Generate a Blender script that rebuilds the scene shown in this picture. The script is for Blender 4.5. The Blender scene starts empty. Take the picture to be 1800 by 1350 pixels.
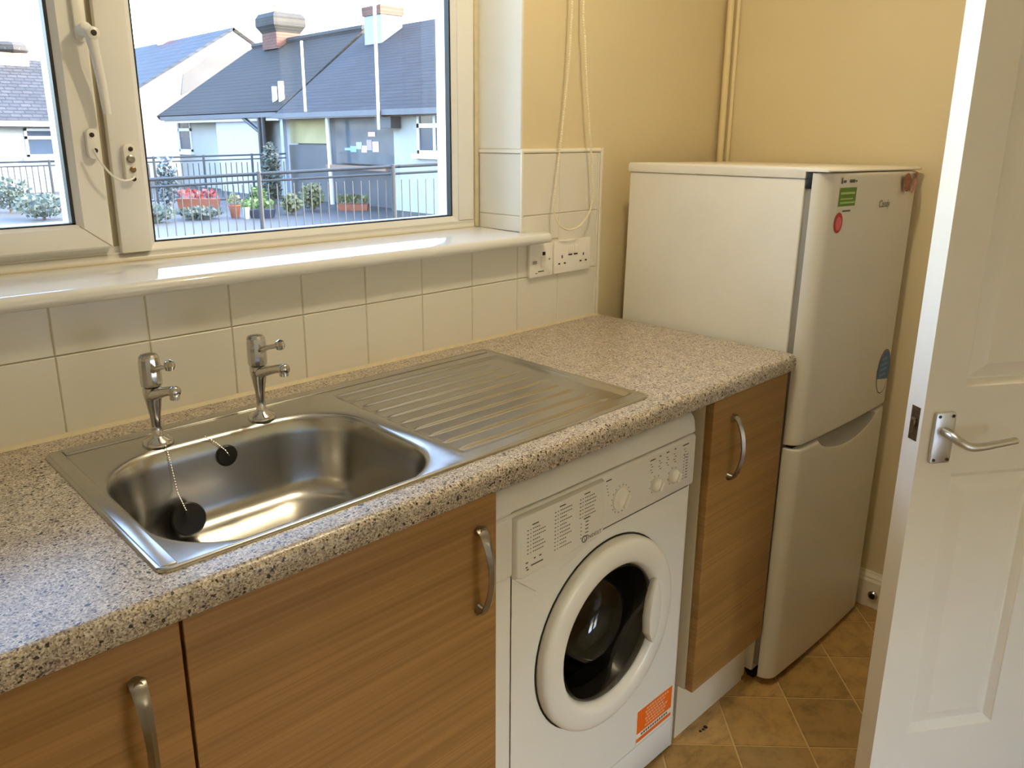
import bpy, bmesh, math, random
from math import sin, cos, pi, radians, sqrt, atan2
from mathutils import Vector, Matrix

scene = bpy.context.scene
col = scene.collection
random.seed(7)

# ------------------------------------------------------------------ camera
FPX, CX, CY = 1385.3, 868.08, 613.94            # focal length and principal point in photo pixels (1800x1350)
CAM = Vector((-0.3287, -1.4096, 1.4030))
YAW, PITCH, ROLL = 0.7535, 0.2644, 0.0010
FWD = Vector((sin(YAW)*cos(PITCH), cos(YAW)*cos(PITCH), -sin(PITCH)))
_r = FWD.cross(Vector((0, 0, 1))).normalized()
_u = _r.cross(FWD)
RGT = cos(ROLL)*_r + sin(ROLL)*_u
UPV = -sin(ROLL)*_r + cos(ROLL)*_u
cam_data = bpy.data.cameras.new('camera')
cam = bpy.data.objects.new('camera', cam_data)
col.objects.link(cam)
cam.matrix_world = Matrix(((RGT.x, UPV.x, -FWD.x, CAM.x), (RGT.y, UPV.y, -FWD.y, CAM.y),
                           (RGT.z, UPV.z, -FWD.z, CAM.z), (0, 0, 0, 1)))
cam_data.sensor_width = 36.0
cam_data.lens = FPX/1800*36
cam_data.shift_x = (900-CX)/1800
cam_data.shift_y = (CY-675)/1800
cam_data.clip_start = 0.02
cam_data.clip_end = 300
scene.camera = cam

# ------------------------------------------------------------------ world, sun, exposure
world = bpy.data.worlds.new('sky')
scene.world = world
world.use_nodes = True
wn = world.node_tree
bg = wn.nodes['Background']
sky = wn.nodes.new('ShaderNodeTexSky')
sky.sky_type = 'NISHITA'
sky.sun_disc = False
sky.sun_elevation = radians(26)
sky.sun_rotation = radians(124)
sky.air_density = 1.0
sky.dust_density = 3.0
sky.ozone_density = 1.0
wn.links.new(sky.outputs[0], bg.inputs[0])
bg.inputs[1].default_value = 3.5

sun_data = bpy.data.lights.new('sun', 'SUN')
sun_data.energy = 6.0
sun_data.angle = radians(0.6)
sun_data.color = (1.0, 0.95, 0.86)
sun = bpy.data.objects.new('sun', sun_data)
col.objects.link(sun)
sun.rotation_euler = Vector((-0.75, 0.50, -0.42)).to_track_quat('-Z', 'Y').to_euler()
sun.location = (12, -9, 9)

scene.view_settings.view_transform = 'Standard'
scene.view_settings.look = 'None'
scene.view_settings.exposure = 0.0
scene.view_settings.gamma = 1.0
scene.view_settings.use_curve_mapping = False
try:
    scene.cycles.use_denoising = True
    scene.cycles.denoiser = 'OPENIMAGEDENOISE'
    scene.cycles.sample_clamp_indirect = 6.0
    scene.cycles.max_bounces = 10
    scene.cycles.diffuse_bounces = 6
    scene.cycles.transparent_max_bounces = 12
    scene.cycles.caustics_refractive = False
    scene.cycles.blur_glossy = 0.5
except Exception:
    pass

LAMP_POS = (0.74, -0.70, 2.24)      # the kitchen's ceiling lamp
LAMP_POWER = 21.5
LAMP_COLOR = (1.0, 0.85, 0.57)

# ------------------------------------------------------------------ photo pixel -> place
def ray(px, py):
    return FWD + RGT*((px-CX)/FPX) - UPV*((py-CY)/FPX)
def at(px, py, x=None, y=None, z=None):
    d = ray(px, py)
    if x is not None: t = (x-CAM.x)/d.x
    elif y is not None: t = (y-CAM.y)/d.y
    else: t = (z-CAM.z)/d.z
    return CAM + t*d

# ------------------------------------------------------------------ materials
MATS = {}
def srgb(r, g, b):
    f = lambda c: (c/255/12.92) if c/255 <= 0.04045 else ((c/255+0.055)/1.055)**2.4
    return (f(r), f(g), f(b), 1)
def mat(name, color=(0.8, 0.8, 0.8, 1), rough=0.5, metal=0.0, spec=0.5, var=0.0, vscale=8.0, bump=0.0, bscale=60.0, coat=0.0):
    """plain material with a little procedural tone variation and fine relief"""
    if name in MATS: return MATS[name]
    m = bpy.data.materials.new(name); m.use_nodes = True
    nt = m.node_tree; p = nt.nodes['Principled BSDF']
    p.inputs['Base Color'].default_value = color
    p.inputs['Roughness'].default_value = rough
    p.inputs['Metallic'].default_value = metal
    p.inputs['Specular IOR Level'].default_value = spec
    p.inputs['Coat Weight'].default_value = coat
    tc = nt.nodes.new('ShaderNodeTexCoord')
    if var > 0:
        n = nt.nodes.new('ShaderNodeTexNoise'); n.inputs['Scale'].default_value = vscale; n.inputs['Detail'].default_value = 4
        nt.links.new(tc.outputs['Object'], n.inputs['Vector'])
        r = nt.nodes.new('ShaderNodeValToRGB')
        c = color
        r.color_ramp.elements[0].position = 0.3; r.color_ramp.elements[1].position = 0.7
        r.color_ramp.elements[0].color = (c[0]*(1-var), c[1]*(1-var), c[2]*(1-var), 1)
        r.color_ramp.elements[1].color = (min(1, c[0]*(1+var)), min(1, c[1]*(1+var)), min(1, c[2]*(1+var)), 1)
        nt.links.new(n.outputs['Fac'], r.inputs['Fac']); nt.links.new(r.outputs['Color'], p.inputs['Base Color'])
    if bump > 0:
        n2 = nt.nodes.new('ShaderNodeTexNoise'); n2.inputs['Scale'].default_value = bscale; n2.inputs['Detail'].default_value = 3
        nt.links.new(tc.outputs['Object'], n2.inputs['Vector'])
        b = nt.nodes.new('ShaderNodeBump'); b.inputs['Strength'].default_value = bump; b.inputs['Distance'].default_value = 0.01
        nt.links.new(n2.outputs['Fac'], b.inputs['Height']); nt.links.new(b.outputs['Normal'], p.inputs['Normal'])
    MATS[name] = m
    return m
def world_pos(nt):
    g = nt.nodes.new('ShaderNodeNewGeometry')
    return g.outputs['Position']
def ramp(nt, stops, interp='LINEAR'):
    r = nt.nodes.new('ShaderNodeValToRGB'); cr = r.color_ramp; cr.interpolation = interp
    while len(cr.elements) < len(stops): cr.elements.new(0.5)
    for e, (p, c) in zip(cr.elements, stops): e.position = p; e.color = c
    return r
def mapping(nt, vec, scale=(1, 1, 1), rot=(0, 0, 0)):
    mp = nt.nodes.new('ShaderNodeMapping'); mp.inputs['Scale'].default_value = scale; mp.inputs['Rotation'].default_value = rot
    nt.links.new(vec, mp.inputs['Vector']); return mp.outputs['Vector']

def wood_mat(name, light, dark, axis_scale):
    if name in MATS: return MATS[name]
    m = bpy.data.materials.new(name); m.use_nodes = True; nt = m.node_tree; p = nt.nodes['Principled BSDF']
    v = mapping(nt, world_pos(nt), axis_scale)
    n = nt.nodes.new('ShaderNodeTexNoise'); n.inputs['Scale'].default_value = 1.0; n.inputs['Detail'].default_value = 5; n.inputs['Roughness'].default_value = 0.6
    nt.links.new(v, n.inputs['Vector'])
    v2 = mapping(nt, world_pos(nt), (axis_scale[0]*0.35, axis_scale[1]*0.35, axis_scale[2]*0.25))
    n2 = nt.nodes.new('ShaderNodeTexNoise'); n2.inputs['Scale'].default_value = 1.0; n2.inputs['Detail'].default_value = 2
    nt.links.new(v2, n2.inputs['Vector'])
    mx = nt.nodes.new('ShaderNodeMath'); mx.operation = 'MULTIPLY_ADD'; mx.inputs[1].default_value = 0.55
    nt.links.new(n.outputs['Fac'], mx.inputs[0])
    m2 = nt.nodes.new('ShaderNodeMath'); m2.operation = 'MULTIPLY'; m2.inputs[1].default_value = 0.45
    nt.links.new(n2.outputs['Fac'], m2.inputs[0]); nt.links.new(m2.outputs[0], mx.inputs[2])
    r = ramp(nt, [(0.36, dark), (0.50, tuple((a+b)/2 for a, b in zip(light, dark))), (0.62, light)])
    nt.links.new(mx.outputs[0], r.inputs['Fac']); nt.links.new(r.outputs['Color'], p.inputs['Base Color'])
    p.inputs['Roughness'].default_value = 0.42
    b = nt.nodes.new('ShaderNodeBump'); b.inputs['Strength'].default_value = 0.08; b.inputs['Distance'].default_value = 0.002
    nt.links.new(n.outputs['Fac'], b.inputs['Height']); nt.links.new(b.outputs['Normal'], p.inputs['Normal'])
    MATS[name] = m; return m

def granite_mat():
    m = bpy.data.materials.new('speckled_laminate'); m.use_nodes = True; nt = m.node_tree; p = nt.nodes['Principled BSDF']
    pos = world_pos(nt)
    v1 = nt.nodes.new('ShaderNodeTexVoronoi'); v1.inputs['Scale'].default_value = 500; nt.links.new(pos, v1.inputs['Vector'])
    sep = nt.nodes.new('ShaderNodeSeparateColor'); nt.links.new(v1.outputs['Color'], sep.inputs[0])
    r1 = ramp(nt, [(0.0, srgb(84, 76, 68)), (0.07, srgb(134, 122, 110)), (0.26, srgb(170, 157, 140)), (0.52, srgb(192, 181, 164)), (0.80, srgb(214, 206, 192))], 'CONSTANT')
    nt.links.new(sep.outputs[0], r1.inputs['Fac'])
    v2 = nt.nodes.new('ShaderNodeTexVoronoi'); v2.inputs['Scale'].default_value = 300; nt.links.new(pos, v2.inputs['Vector'])
    sep2 = nt.nodes.new('ShaderNodeSeparateColor'); nt.links.new(v2.outputs['Color'], sep2.inputs[0])
    gt = nt.nodes.new('ShaderNodeMath'); gt.operation = 'GREATER_THAN'; gt.inputs[1].default_value = 0.965; nt.links.new(sep2.outputs[1], gt.inputs[0])
    mix = nt.nodes.new('ShaderNodeMix'); mix.data_type = 'RGBA'
    nt.links.new(gt.outputs[0], mix.inputs[0]); nt.links.new(r1.outputs['Color'], mix.inputs[6]); mix.inputs[7].default_value = srgb(46, 40, 36)
    n = nt.nodes.new('ShaderNodeTexNoise'); n.inputs['Scale'].default_value = 35; n.inputs['Detail'].default_value = 3; nt.links.new(pos, n.inputs['Vector'])
    r2 = ramp(nt, [(0.35, (0.84, 0.82, 0.80, 1)), (0.65, (1.05, 1.03, 1.0, 1))]); nt.links.new(n.outputs['Fac'], r2.inputs['Fac'])
    mul = nt.nodes.new('ShaderNodeMix'); mul.data_type = 'RGBA'; mul.blend_type = 'MULTIPLY'; mul.inputs[0].default_value = 1.0
    nt.links.new(mix.outputs[2], mul.inputs[6]); nt.links.new(r2.outputs['Color'], mul.inputs[7])
    nt.links.new(mul.outputs[2], p.inputs['Base Color'])
    p.inputs['Roughness'].default_value = 0.30
    MATS['granite'] = m; return m

def steel_mat(name, scale):
    m = bpy.data.materials.new(name); m.use_nodes = True; nt = m.node_tree; p = nt.nodes['Principled BSDF']
    p.inputs['Metallic'].default_value = 1.0
    p.inputs['Base Color'].default_value = (0.52, 0.51, 0.49, 1)
    v = mapping(nt, world_pos(nt), scale)
    n = nt.nodes.new('ShaderNodeTexNoise'); n.inputs['Scale'].default_value = 1.0; n.inputs['Detail'].default_value = 2; nt.links.new(v, n.inputs['Vector'])
    r = ramp(nt, [(0.3, (0.215, 0.215, 0.215, 1)), (0.7, (0.245, 0.245, 0.245, 1))]); nt.links.new(n.outputs['Fac'], r.inputs['Fac'])
    nt.links.new(r.outputs['Color'], p.inputs['Roughness'])
    MATS[name] = m; return m

def glass_mat(name, tint=(1, 1, 1, 1), ior=1.45, rough=0.0, gloss=1.0):
    m = bpy.data.materials.new(name); m.use_nodes = True; nt = m.node_tree
    out = nt.nodes['Material Output']; nt.nodes.remove(nt.nodes['Principled BSDF'])
    t = nt.nodes.new('ShaderNodeBsdfTransparent'); t.inputs[0].default_value = tint
    g = nt.nodes.new('ShaderNodeBsdfGlossy'); g.inputs['Roughness'].default_value = rough; g.inputs['Color'].default_value = (gloss, gloss, gloss, 1)
    f = nt.nodes.new('ShaderNodeFresnel'); f.inputs['IOR'].default_value = ior
    mx = nt.nodes.new('ShaderNodeMixShader')
    nt.links.new(f.outputs[0], mx.inputs[0]); nt.links.new(t.outputs[0], mx.inputs[1]); nt.links.new(g.outputs[0], mx.inputs[2])
    nt.links.new(mx.outputs[0], out.inputs['Surface'])
    MATS[name] = m; return m

def roof_mat(name, c1, c2, mortar, u_axis, row_h, tile_w):
    m = bpy.data.materials.new(name); m.use_nodes = True; nt = m.node_tree; p = nt.nodes['Principled BSDF']
    sx = nt.nodes.new('ShaderNodeSeparateXYZ'); nt.links.new(world_pos(nt), sx.inputs[0])
    cb = nt.nodes.new('ShaderNodeCombineXYZ')
    nt.links.new(sx.outputs[{'x': 0, 'y': 1}[u_axis]], cb.inputs[0]); nt.links.new(sx.outputs[2], cb.inputs[1])
    br = nt.nodes.new('ShaderNodeTexBrick'); br.inputs['Scale'].default_value = 1.0
    br.inputs['Brick Width'].default_value = tile_w; br.inputs['Row Height'].default_value = row_h
    br.inputs['Mortar Size'].default_value = row_h*0.16; br.inputs['Mortar Smooth'].default_value = 0.3
    br.inputs['Color1'].default_value = c1; br.inputs['Color2'].default_value = c2; br.inputs['Mortar'].default_value = mortar
    nt.links.new(cb.outputs[0], br.inputs['Vector'])
    n = nt.nodes.new('ShaderNodeTexNoise'); n.inputs['Scale'].default_value = 1.3; n.inputs['Detail'].default_value = 5; nt.links.new(world_pos(nt), n.inputs['Vector'])
    r = ramp(nt, [(0.3, (0.75, 0.78, 0.75, 1)), (0.7, (1.2, 1.2, 1.2, 1))]); nt.links.new(n.outputs['Fac'], r.inputs['Fac'])
    mul = nt.nodes.new('ShaderNodeMix'); mul.data_type = 'RGBA'; mul.blend_type = 'MULTIPLY'; mul.inputs[0].default_value = 1.0
    nt.links.new(br.outputs['Color'], mul.inputs[6]); nt.links.new(r.outputs['Color'], mul.inputs[7]); nt.links.new(mul.outputs[2], p.inputs['Base Color'])
    b = nt.nodes.new('ShaderNodeBump'); b.inputs['Strength'].default_value = 0.6; b.inputs['Distance'].default_value = 0.05
    nt.links.new(br.outputs['Fac'], b.inputs['Height']); b.invert = True; nt.links.new(b.outputs['Normal'], p.inputs['Normal'])
    p.inputs['Roughness'].default_value = 0.75; p.inputs['Specular IOR Level'].default_value = 0.25
    MATS[name] = m; return m

M_WALL = mat('cream_paint', srgb(218, 202, 164), 0.75, var=0.02, vscale=3, bump=0.05, bscale=90)
M_CEIL = mat('ceiling_paint', srgb(240, 236, 226), 0.8, var=0.02, bump=0.05)
M_REVEAL = mat('reveal_paint', srgb(235, 232, 220), 0.6, var=0.02, vscale=5)
M_TILE = mat('glazed_white_tile', srgb(226, 221, 208), 0.24, var=0.015, vscale=4)
M_GROUT = mat('cream_grout', srgb(206, 194, 168), 0.85, var=0.08, vscale=40, bump=0.2, bscale=300)
M_TRIM = mat('tile_trim_plastic', srgb(236, 230, 214), 0.35, var=0.01)
M_PVC = mat('white_pvc', srgb(232, 229, 222), 0.30, var=0.01, vscale=4)
M_GASKET = mat('black_gasket', srgb(22, 25, 30), 0.5, var=0.1)
M_SILL = mat('gloss_white_sill', srgb(222, 221, 217), 0.05, var=0.01)
M_SILICONE = mat('silicone', srgb(204, 190, 158), 0.5, var=0.08, vscale=30)
M_GLASS = glass_mat('window_glass', (0.97, 0.985, 1.0, 1))
M_WOOD = wood_mat('light_oak', srgb(162, 122, 70), srgb(132, 95, 50), (1.6, 1.6, 150.0))
M_CARCASS = mat('cream_carcass', srgb(214, 200, 172), 0.5, var=0.02)
M_NICKEL = mat('brushed_nickel', (0.34, 0.315, 0.28, 1), 0.34, 1.0, var=0.05, vscale=60)
M_CHROME = mat('chrome', (0.62, 0.61, 0.60, 1), 0.10, 1.0, var=0.02, vscale=40)
M_STEEL = steel_mat('brushed_steel', (20, 700, 700))
M_GRANITE = granite_mat()
M_BLACK = mat('black_rubber', srgb(14, 13, 13), 0.45, var=0.1)
M_WHITE = mat('white_enamel', srgb(226, 223, 214), 0.28, var=0.01, vscale=5, coat=0.15)
M_FRIDGE = mat('fridge_enamel', srgb(224, 220, 210), 0.33, var=0.035, vscale=6)
M_FRIDGEDOOR = mat('fridge_door_enamel', srgb(218, 213, 200), 0.28, var=0.01, vscale=4)
M_PLASTIC = mat('white_plastic', srgb(238, 233, 222), 0.3, var=0.01)
M_GREYPL = mat('grey_plastic', srgb(150, 147, 140), 0.4, var=0.03)
M_PRINT = mat('grey_print', srgb(92, 90, 86), 0.6, var=0.03)
M_DARK = mat('dark_void', srgb(20, 19, 18), 0.7, var=0.1)
M_DRUM = mat('drum_steel', (0.34, 0.33, 0.32, 1), 0.35, 1.0, var=0.15, vscale=50)
M_DOORGLASS = glass_mat('porthole_glass', (0.42, 0.42, 0.43, 1), 1.5)
M_DOORPAINT = mat('gloss_door_paint', srgb(238, 232, 220), 0.32, var=0.015, vscale=6, bump=0.02, bscale=40)
M_BOARD = mat('gloss_baseboard', srgb(234, 226, 208), 0.35, var=0.02)
M_BRASS = mat('worn_latch', (0.20, 0.14, 0.08, 1), 0.4, 0.9, var=0.3, vscale=120)
M_ALU = mat('satin_aluminium', (0.66, 0.67, 0.68, 1), 0.28, 1.0, var=0.03)
M_PIPE = mat('painted_pipe', srgb(226, 208, 164), 0.4, var=0.03)

# ------------------------------------------------------------------ mesh helpers
def finish(name, verts, faces, material, parent=None, smooth=False, bevel=0.0, seg=2, angle=35, local=False):
    me = bpy.data.meshes.new(name)
    if len(verts):
        lo = [min(v[i] for v in verts) for i in range(3)]; hi = [max(v[i] for v in verts) for i in range(3)]
        c = Vector([(a+b)/2 for a, b in zip(lo, hi)])
    else: c = Vector((0, 0, 0))
    me.from_pydata([tuple(Vector(v)-c) for v in verts], [], faces)
    bm = bmesh.new(); bm.from_mesh(me)
    bmesh.ops.remove_doubles(bm, verts=bm.verts, dist=1e-6)
    bmesh.ops.recalc_face_normals(bm, faces=bm.faces)
    if bevel > 0:
        bmesh.ops.bevel(bm, geom=[e for e in bm.edges if len(e.link_faces) == 2 and e.calc_face_angle(0) > radians(25)], offset=bevel, segments=seg, affect='EDGES', profile=0.5, clamp_overlap=True)
    bm.to_mesh(me); bm.free()
    if smooth or bevel > 0:
        for p in me.polygons: p.use_smooth = True
        me.set_sharp_from_angle(angle=radians(angle))
    me.materials.append(material)
    o = bpy.data.objects.new(name, me); col.objects.link(o)
    o.location = c
    if parent is not None: adopt(o, parent, local)
    return o
def adopt(o, parent, local=False):
    o.parent = parent
    if not local:
        m = Matrix.Translation(parent.location) if parent.rotation_euler.x == 0 and parent.rotation_euler.y == 0 and parent.rotation_euler.z == 0 else parent.matrix_basis
        p = parent.parent
        full = world_of(parent)
        o.matrix_parent_inverse = full.inverted()
def world_of(o):
    m = o.matrix_basis.copy()
    m = Matrix.LocRotScale(o.location, o.rotation_euler, o.scale)
    if o.parent is not None:
        return world_of(o.parent) @ o.matrix_parent_inverse @ m
    return m
class MB:
    def __init__(s): s.v = []; s.f = []
    def add(s, v, f):
        b = len(s.v); s.v += [tuple(x) for x in v]; s.f += [tuple(i+b for i in q) for q in f]; return s
    def box(s, x0, x1, y0, y1, z0, z1):
        v = [(x, y, z) for z in (z0, z1) for y in (y0, y1) for x in (x0, x1)]
        return s.add(v, [(0, 2, 3, 1), (4, 5, 7, 6), (0, 1, 5, 4), (2, 6, 7, 3), (0, 4, 6, 2), (1, 3, 7, 5)])
    def prism(s, poly, fn0, fn1):
        """poly: list of 2-D points, fn0/fn1 map them to the two end caps"""
        n = len(poly); v = [fn0(p) for p in poly]+[fn1(p) for p in poly]
        f = [tuple(range(n-1, -1, -1)), tuple(range(n, 2*n))]+[(i, (i+1) % n, n+(i+1) % n, n+i) for i in range(n)]
        return s.add(v, f)
    def tube(s, path, rad, n=10, closed=False):
        P = [Vector(p) for p in path]; m = len(P); V = []
        R = rad if callable(rad) else (lambda i: rad[i] if isinstance(rad, (list, tuple)) else rad)
        t0 = (P[1]-P[0]).normalized(); up = Vector((0, 0, 1)) if abs(t0.z) < 0.9 else Vector((1, 0, 0))
        nrm = (up - t0*up.dot(t0)).normalized()
        for i in range(m):
            if closed: t = (P[(i+1) % m]-P[i-1]).normalized()
            else: t = (P[min(i+1, m-1)]-P[max(i-1, 0)]).normalized()
            nrm = (nrm - t*nrm.dot(t)).normalized(); b = t.cross(nrm)
            V += [P[i]+(nrm*cos(2*pi*k/n)+b*sin(2*pi*k/n))*R(i) for k in range(n)]
        F = []
        for i in range(m if closed else m-1):
            for k in range(n):
                a = i*n+k; b2 = i*n+(k+1) % n; j = (i+1) % m
                F.append((a, b2, j*n+(k+1) % n, j*n+k))
        if not closed: F += [tuple(range(n-1, -1, -1)), tuple((m-1)*n+k for k in range(n))]
        return s.add(V, F)
    def lathe(s, prof, origin, axis='z', n=32, cap=True):
        """prof: (radius, height) pairs, height along axis from origin"""
        o = Vector(origin); V = []
        for r, h in prof:
            for k in range(n):
                a = 2*pi*k/n
                if axis == 'z': q = Vector((r*cos(a), r*sin(a), h))
                elif axis == 'y': q = Vector((r*cos(a), h, r*sin(a)))
                else: q = Vector((h, r*cos(a), r*sin(a)))
                V.append(o+q)
        F = [(i*n+k, i*n+(k+1) % n, (i+1)*n+(k+1) % n, (i+1)*n+k) for i in range(len(prof)-1) for k in range(n)]
        if cap: F += [tuple(range(n-1, -1, -1)), tuple((len(prof)-1)*n+k for k in range(n))]
        return s.add(V, F)
    def grid(s, fn, nu, nv):
        V = [fn(i/nu, j/nv) for j in range(nv+1) for i in range(nu+1)]
        F = [(j*(nu+1)+i, j*(nu+1)+i+1, (j+1)*(nu+1)+i+1, (j+1)*(nu+1)+i) for j in range(nv) for i in range(nu)]
        return s.add(V, F)
    def build(s, name, m, parent=None, **k): return finish(name, s.v, s.f, m, parent, **k)
def box(name, x0, x1, y0, y1, z0, z1, m, parent=None, **k):
    return MB().box(x0, x1, y0, y1, z0, z1).build(name, m, parent, **k)
def thing(name, label, cat, loc=(0, 0, 0), group=None, kind=None, rot=(0, 0, 0)):
    o = bpy.data.objects.new(name, None); col.objects.link(o); o.location = loc; o.rotation_euler = rot
    o.empty_display_size = 0.05
    tag(o, label, cat, group, kind); return o
def tag(o, label, cat=None, group=None, kind=None):
    o['label'] = label
    if cat: o['category'] = cat
    if group: o['group'] = group
    if kind: o['kind'] = kind
    return o
def plabel(o, label): o['label'] = label; return o
def rrect(x0, x1, y0, y1, r, n=6):
    pts = []
    for cx, cy, a0 in ((x1-r, y1-r, 0), (x0+r, y1-r, 90), (x0+r, y0+r, 180), (x1-r, y0+r, 270)):
        for k in range(n+1):
            a = radians(a0+90*k/n); pts.append((cx+r*cos(a), cy+r*sin(a)))
    return pts
def text_mesh(name, body, size, origin, xdir, ydir, m, parent, shear=0.0, local=False, lift=0.0004):
    cu = bpy.data.curves.new(name, 'FONT'); cu.body = body; cu.size = size; cu.shear = shear; cu.resolution_u = 2
    t = bpy.data.objects.new(name, cu); col.objects.link(t)
    dg = bpy.context.evaluated_depsgraph_get()
    me = bpy.data.meshes.new_from_object(t.evaluated_get(dg))
    vs = [v.co.copy() for v in me.vertices]; fs = [tuple(p.vertices) for p in me.polygons]
    bpy.data.objects.remove(t); bpy.data.curves.remove(cu); bpy.data.meshes.remove(me)
    X = Vector(xdir).normalized(); Y = Vector(ydir).normalized(); N = X.cross(Y); O = Vector(origin)
    return finish(name, [O+X*v.x+Y*v.y+N*lift for v in vs], fs, m, parent, local=local)

# ------------------------------------------------------------------ room dimensions
W = 0.1537                      # wall tile pitch
XC = 1.0895                     # window reveal corner
ZT = 0.910                      # worktop top
XEND = 2.0                      # end wall
XL, YB, ZC = -1.55, -2.45, 2.32
ZS = 1.166                      # sill top
YF = 0.165                      # window frame inner face
WX0 = -1.30                     # window opening left, widened out of view for more daylight
WZ1 = 2.25                      # window opening top, raised out of view to admit more sky

# ---- walls
wb = MB()
wb.box(XL-0.1, XEND+0.1, 0.008, 0.30, -0.25, ZS-0.026)
wb.box(XC+0.004, XEND+0.1, 0.008, 0.30, ZS-0.026, ZC+0.2)
wb.box(XL-0.1, WX0, 0.008, 0.30, ZS-0.026, ZC+0.2)
wb.box(WX0, XC+0.004, 0.008, 0.30, WZ1, ZC+0.2)
wall_back = wb.build('wall_back', M_WALL)
tag(wall_back, 'cream painted wall around the window, tiled white above the worktop', 'wall', kind='structure')
wall_right = box('wall_right', XEND, XEND+0.1, YB-0.1, 0.008, -0.25, ZC+0.2, M_WALL)
tag(wall_right, 'cream yellow painted end wall behind the fridge freezer', 'wall', kind='structure')
wall_left = box('wall_left', XL-0.1, XL, YB-0.1, 0.008, -0.25, ZC+0.2, M_WALL)
tag(wall_left, 'cream painted wall at the other end of the kitchen', 'wall', kind='structure')
BDX0, BDX1, BDZ0, BDZ1 = 0.34, 1.12, 0.10, 0.98       # unseen low window added behind the camera for fill daylight
wall_front = MB().box(XL-0.1, BDX0, YB-0.1, YB, -0.25, ZC+0.2).box(BDX1, XEND+0.1, YB-0.1, YB, -0.25, ZC+0.2).box(BDX0, BDX1, YB-0.1, YB, BDZ1, ZC+0.2).box(BDX0, BDX1, YB-0.1, YB, -0.25, BDZ0).build('wall_front', M_WALL)
tag(wall_front, 'cream painted wall facing the window', 'wall', kind='structure')
ceiling = box('ceiling', XL, XEND, YB, 0.008, ZC, ZC+0.1, M_CEIL)
tag(ceiling, 'white painted kitchen ceiling', 'ceiling', kind='structure')
upper = box('upper_storey_sun_block', -7, 8, -2.55, 0.30, ZC+0.2, 8.6, mat('house_render', srgb(205, 200, 190), 0.85, var=0.04))  # unseen block added to keep the sun off the yard
tag(upper, 'plain upper storey block added above the kitchen to shade the yard', 'wall', kind='structure')

# painted reveal beside the window, and white outer reveal beyond the frame
rev = MB().box(XC+0.0005, XC+0.0045, 0.0085, YF, 1.372, WZ1).build('reveal', M_REVEAL, wall_back)
box('outer_reveal', XC-0.002, XC+0.0045, 0.236, 0.306, 1.10, WZ1, mat('outer_render', srgb(226, 232, 236), 0.7, var=0.04, vscale=9), wall_back)

# ---- added low double window, out of view, brightens the fronts opposite
bd = thing('added_fill_window', 'low white double window added facing the sink to let in fill daylight', 'window', ((BDX0+BDX1)/2, YB-0.05, BDZ0), kind='structure')
bmid = (BDX0+BDX1)/2
for a, b in ((BDX0, bmid), (bmid, BDX1)):
    MB().box(a, a+0.07, YB-0.075, YB-0.03, BDZ0, BDZ1).box(b-0.07, b, YB-0.075, YB-0.03, BDZ0, BDZ1).box(a+0.07, b-0.07, YB-0.075, YB-0.03, BDZ0, BDZ0+0.07).box(a+0.07, b-0.07, YB-0.075, YB-0.03, BDZ1-0.07, BDZ1).build('window_frame', M_PVC, bd)
    box('pane', a+0.07, b-0.07, YB-0.055, YB-0.05, BDZ0+0.07, BDZ1-0.07, M_GLASS, bd)

# ---- wall tiles (each its own piece)
GAP = 0.0018
def wall_tile(x0, x1, z0, z1):
    g = GAP/2
    v = [(x0+g, 0.0085, z0+g), (x1-g, 0.0085, z0+g), (x1-g, 0.0085, z1-g), (x0+g, 0.0085, z1-g)]
    b = 0.0016
    v += [(x0+g, 0.0014, z0+g), (x1-g, 0.0014, z0+g), (x1-g, 0.0014, z1-g), (x0+g, 0.0014, z1-g)]
    v += [(x0+g+b, 0.0, z0+g+b), (x1-g-b, 0.0, z0+g+b), (x1-g-b, 0.0, z1-g-b), (x0+g+b, 0.0, z1-g-b)]
    f = []
    for a in (0, 4):
        for i in range(4): f.append((a+i, a+(i+1) % 4, a+4+(i+1) % 4, a+4+i))
    f.append((8, 9, 10, 11))
    return finish('wall_tile', v, f, M_TILE, wall_back)
Z1, Z2, Z3 = 1.050, 1.207, 1.361
XT = 1.3905
ks = list(range(-10, 9))
xs = [max(k*W, XL+0.002) for k in range(-10, 10)] + [XT]
for a, b in zip(xs[:-1], xs[1:]):
    if b-a < 0.004: continue
    wall_tile(a, b, ZT+0.002, Z1)
    if b <= XC+0.01: wall_tile(a, b, Z1, ZS-0.027)
for a, b in ((7*W, 8*W), (8*W, 9*W), (9*W, XT)):
    wall_tile(a if a > XC-0.01 else XC+0.002, b, Z1, Z2) if a > XC else None
wall_tile(XC+0.0005, 8*W, ZS-0.025, Z2)
wall_tile(7*W, 8*W, Z1, ZS-0.027)
for a, b in ((XC+0.0005, 8*W), (8*W, 9*W), (9*W, XT)): wall_tile(a, b, Z2, Z3)
# reveal tiles face the window opening
def reveal_tile(y0, y1, z0, z1):
    g = GAP/2; b = 0.0014; X = XC
    v = [(X+0.0045, y0+g, z0+g), (X+0.0045, y1-g, z0+g), (X+0.0045, y1-g, z1-g), (X+0.0045, y0+g, z1-g),
         (X+b, y0+g, z0+g), (X+b, y1-g, z0+g), (X+b, y1-g, z1-g), (X+b, y0+g, z1-g),
         (X, y0+g+b, z0+g+b), (X, y1-g-b, z0+g+b), (X, y1-g-b, z1-g-b), (X, y0+g+b, z1-g-b)]
    f = [(a+i, a+(i+1) % 4, a+4+(i+1) % 4, a+4+i) for a in (0, 4) for i in range(4)]+[(8, 9, 10, 11)]
    return finish('wall_tile', v, f, M_TILE, wall_back)
for z0, z1 in ((ZS+0.001, Z2), (Z2, Z3)):
    reveal_tile(0.006, 0.158, z0, z1)
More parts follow.
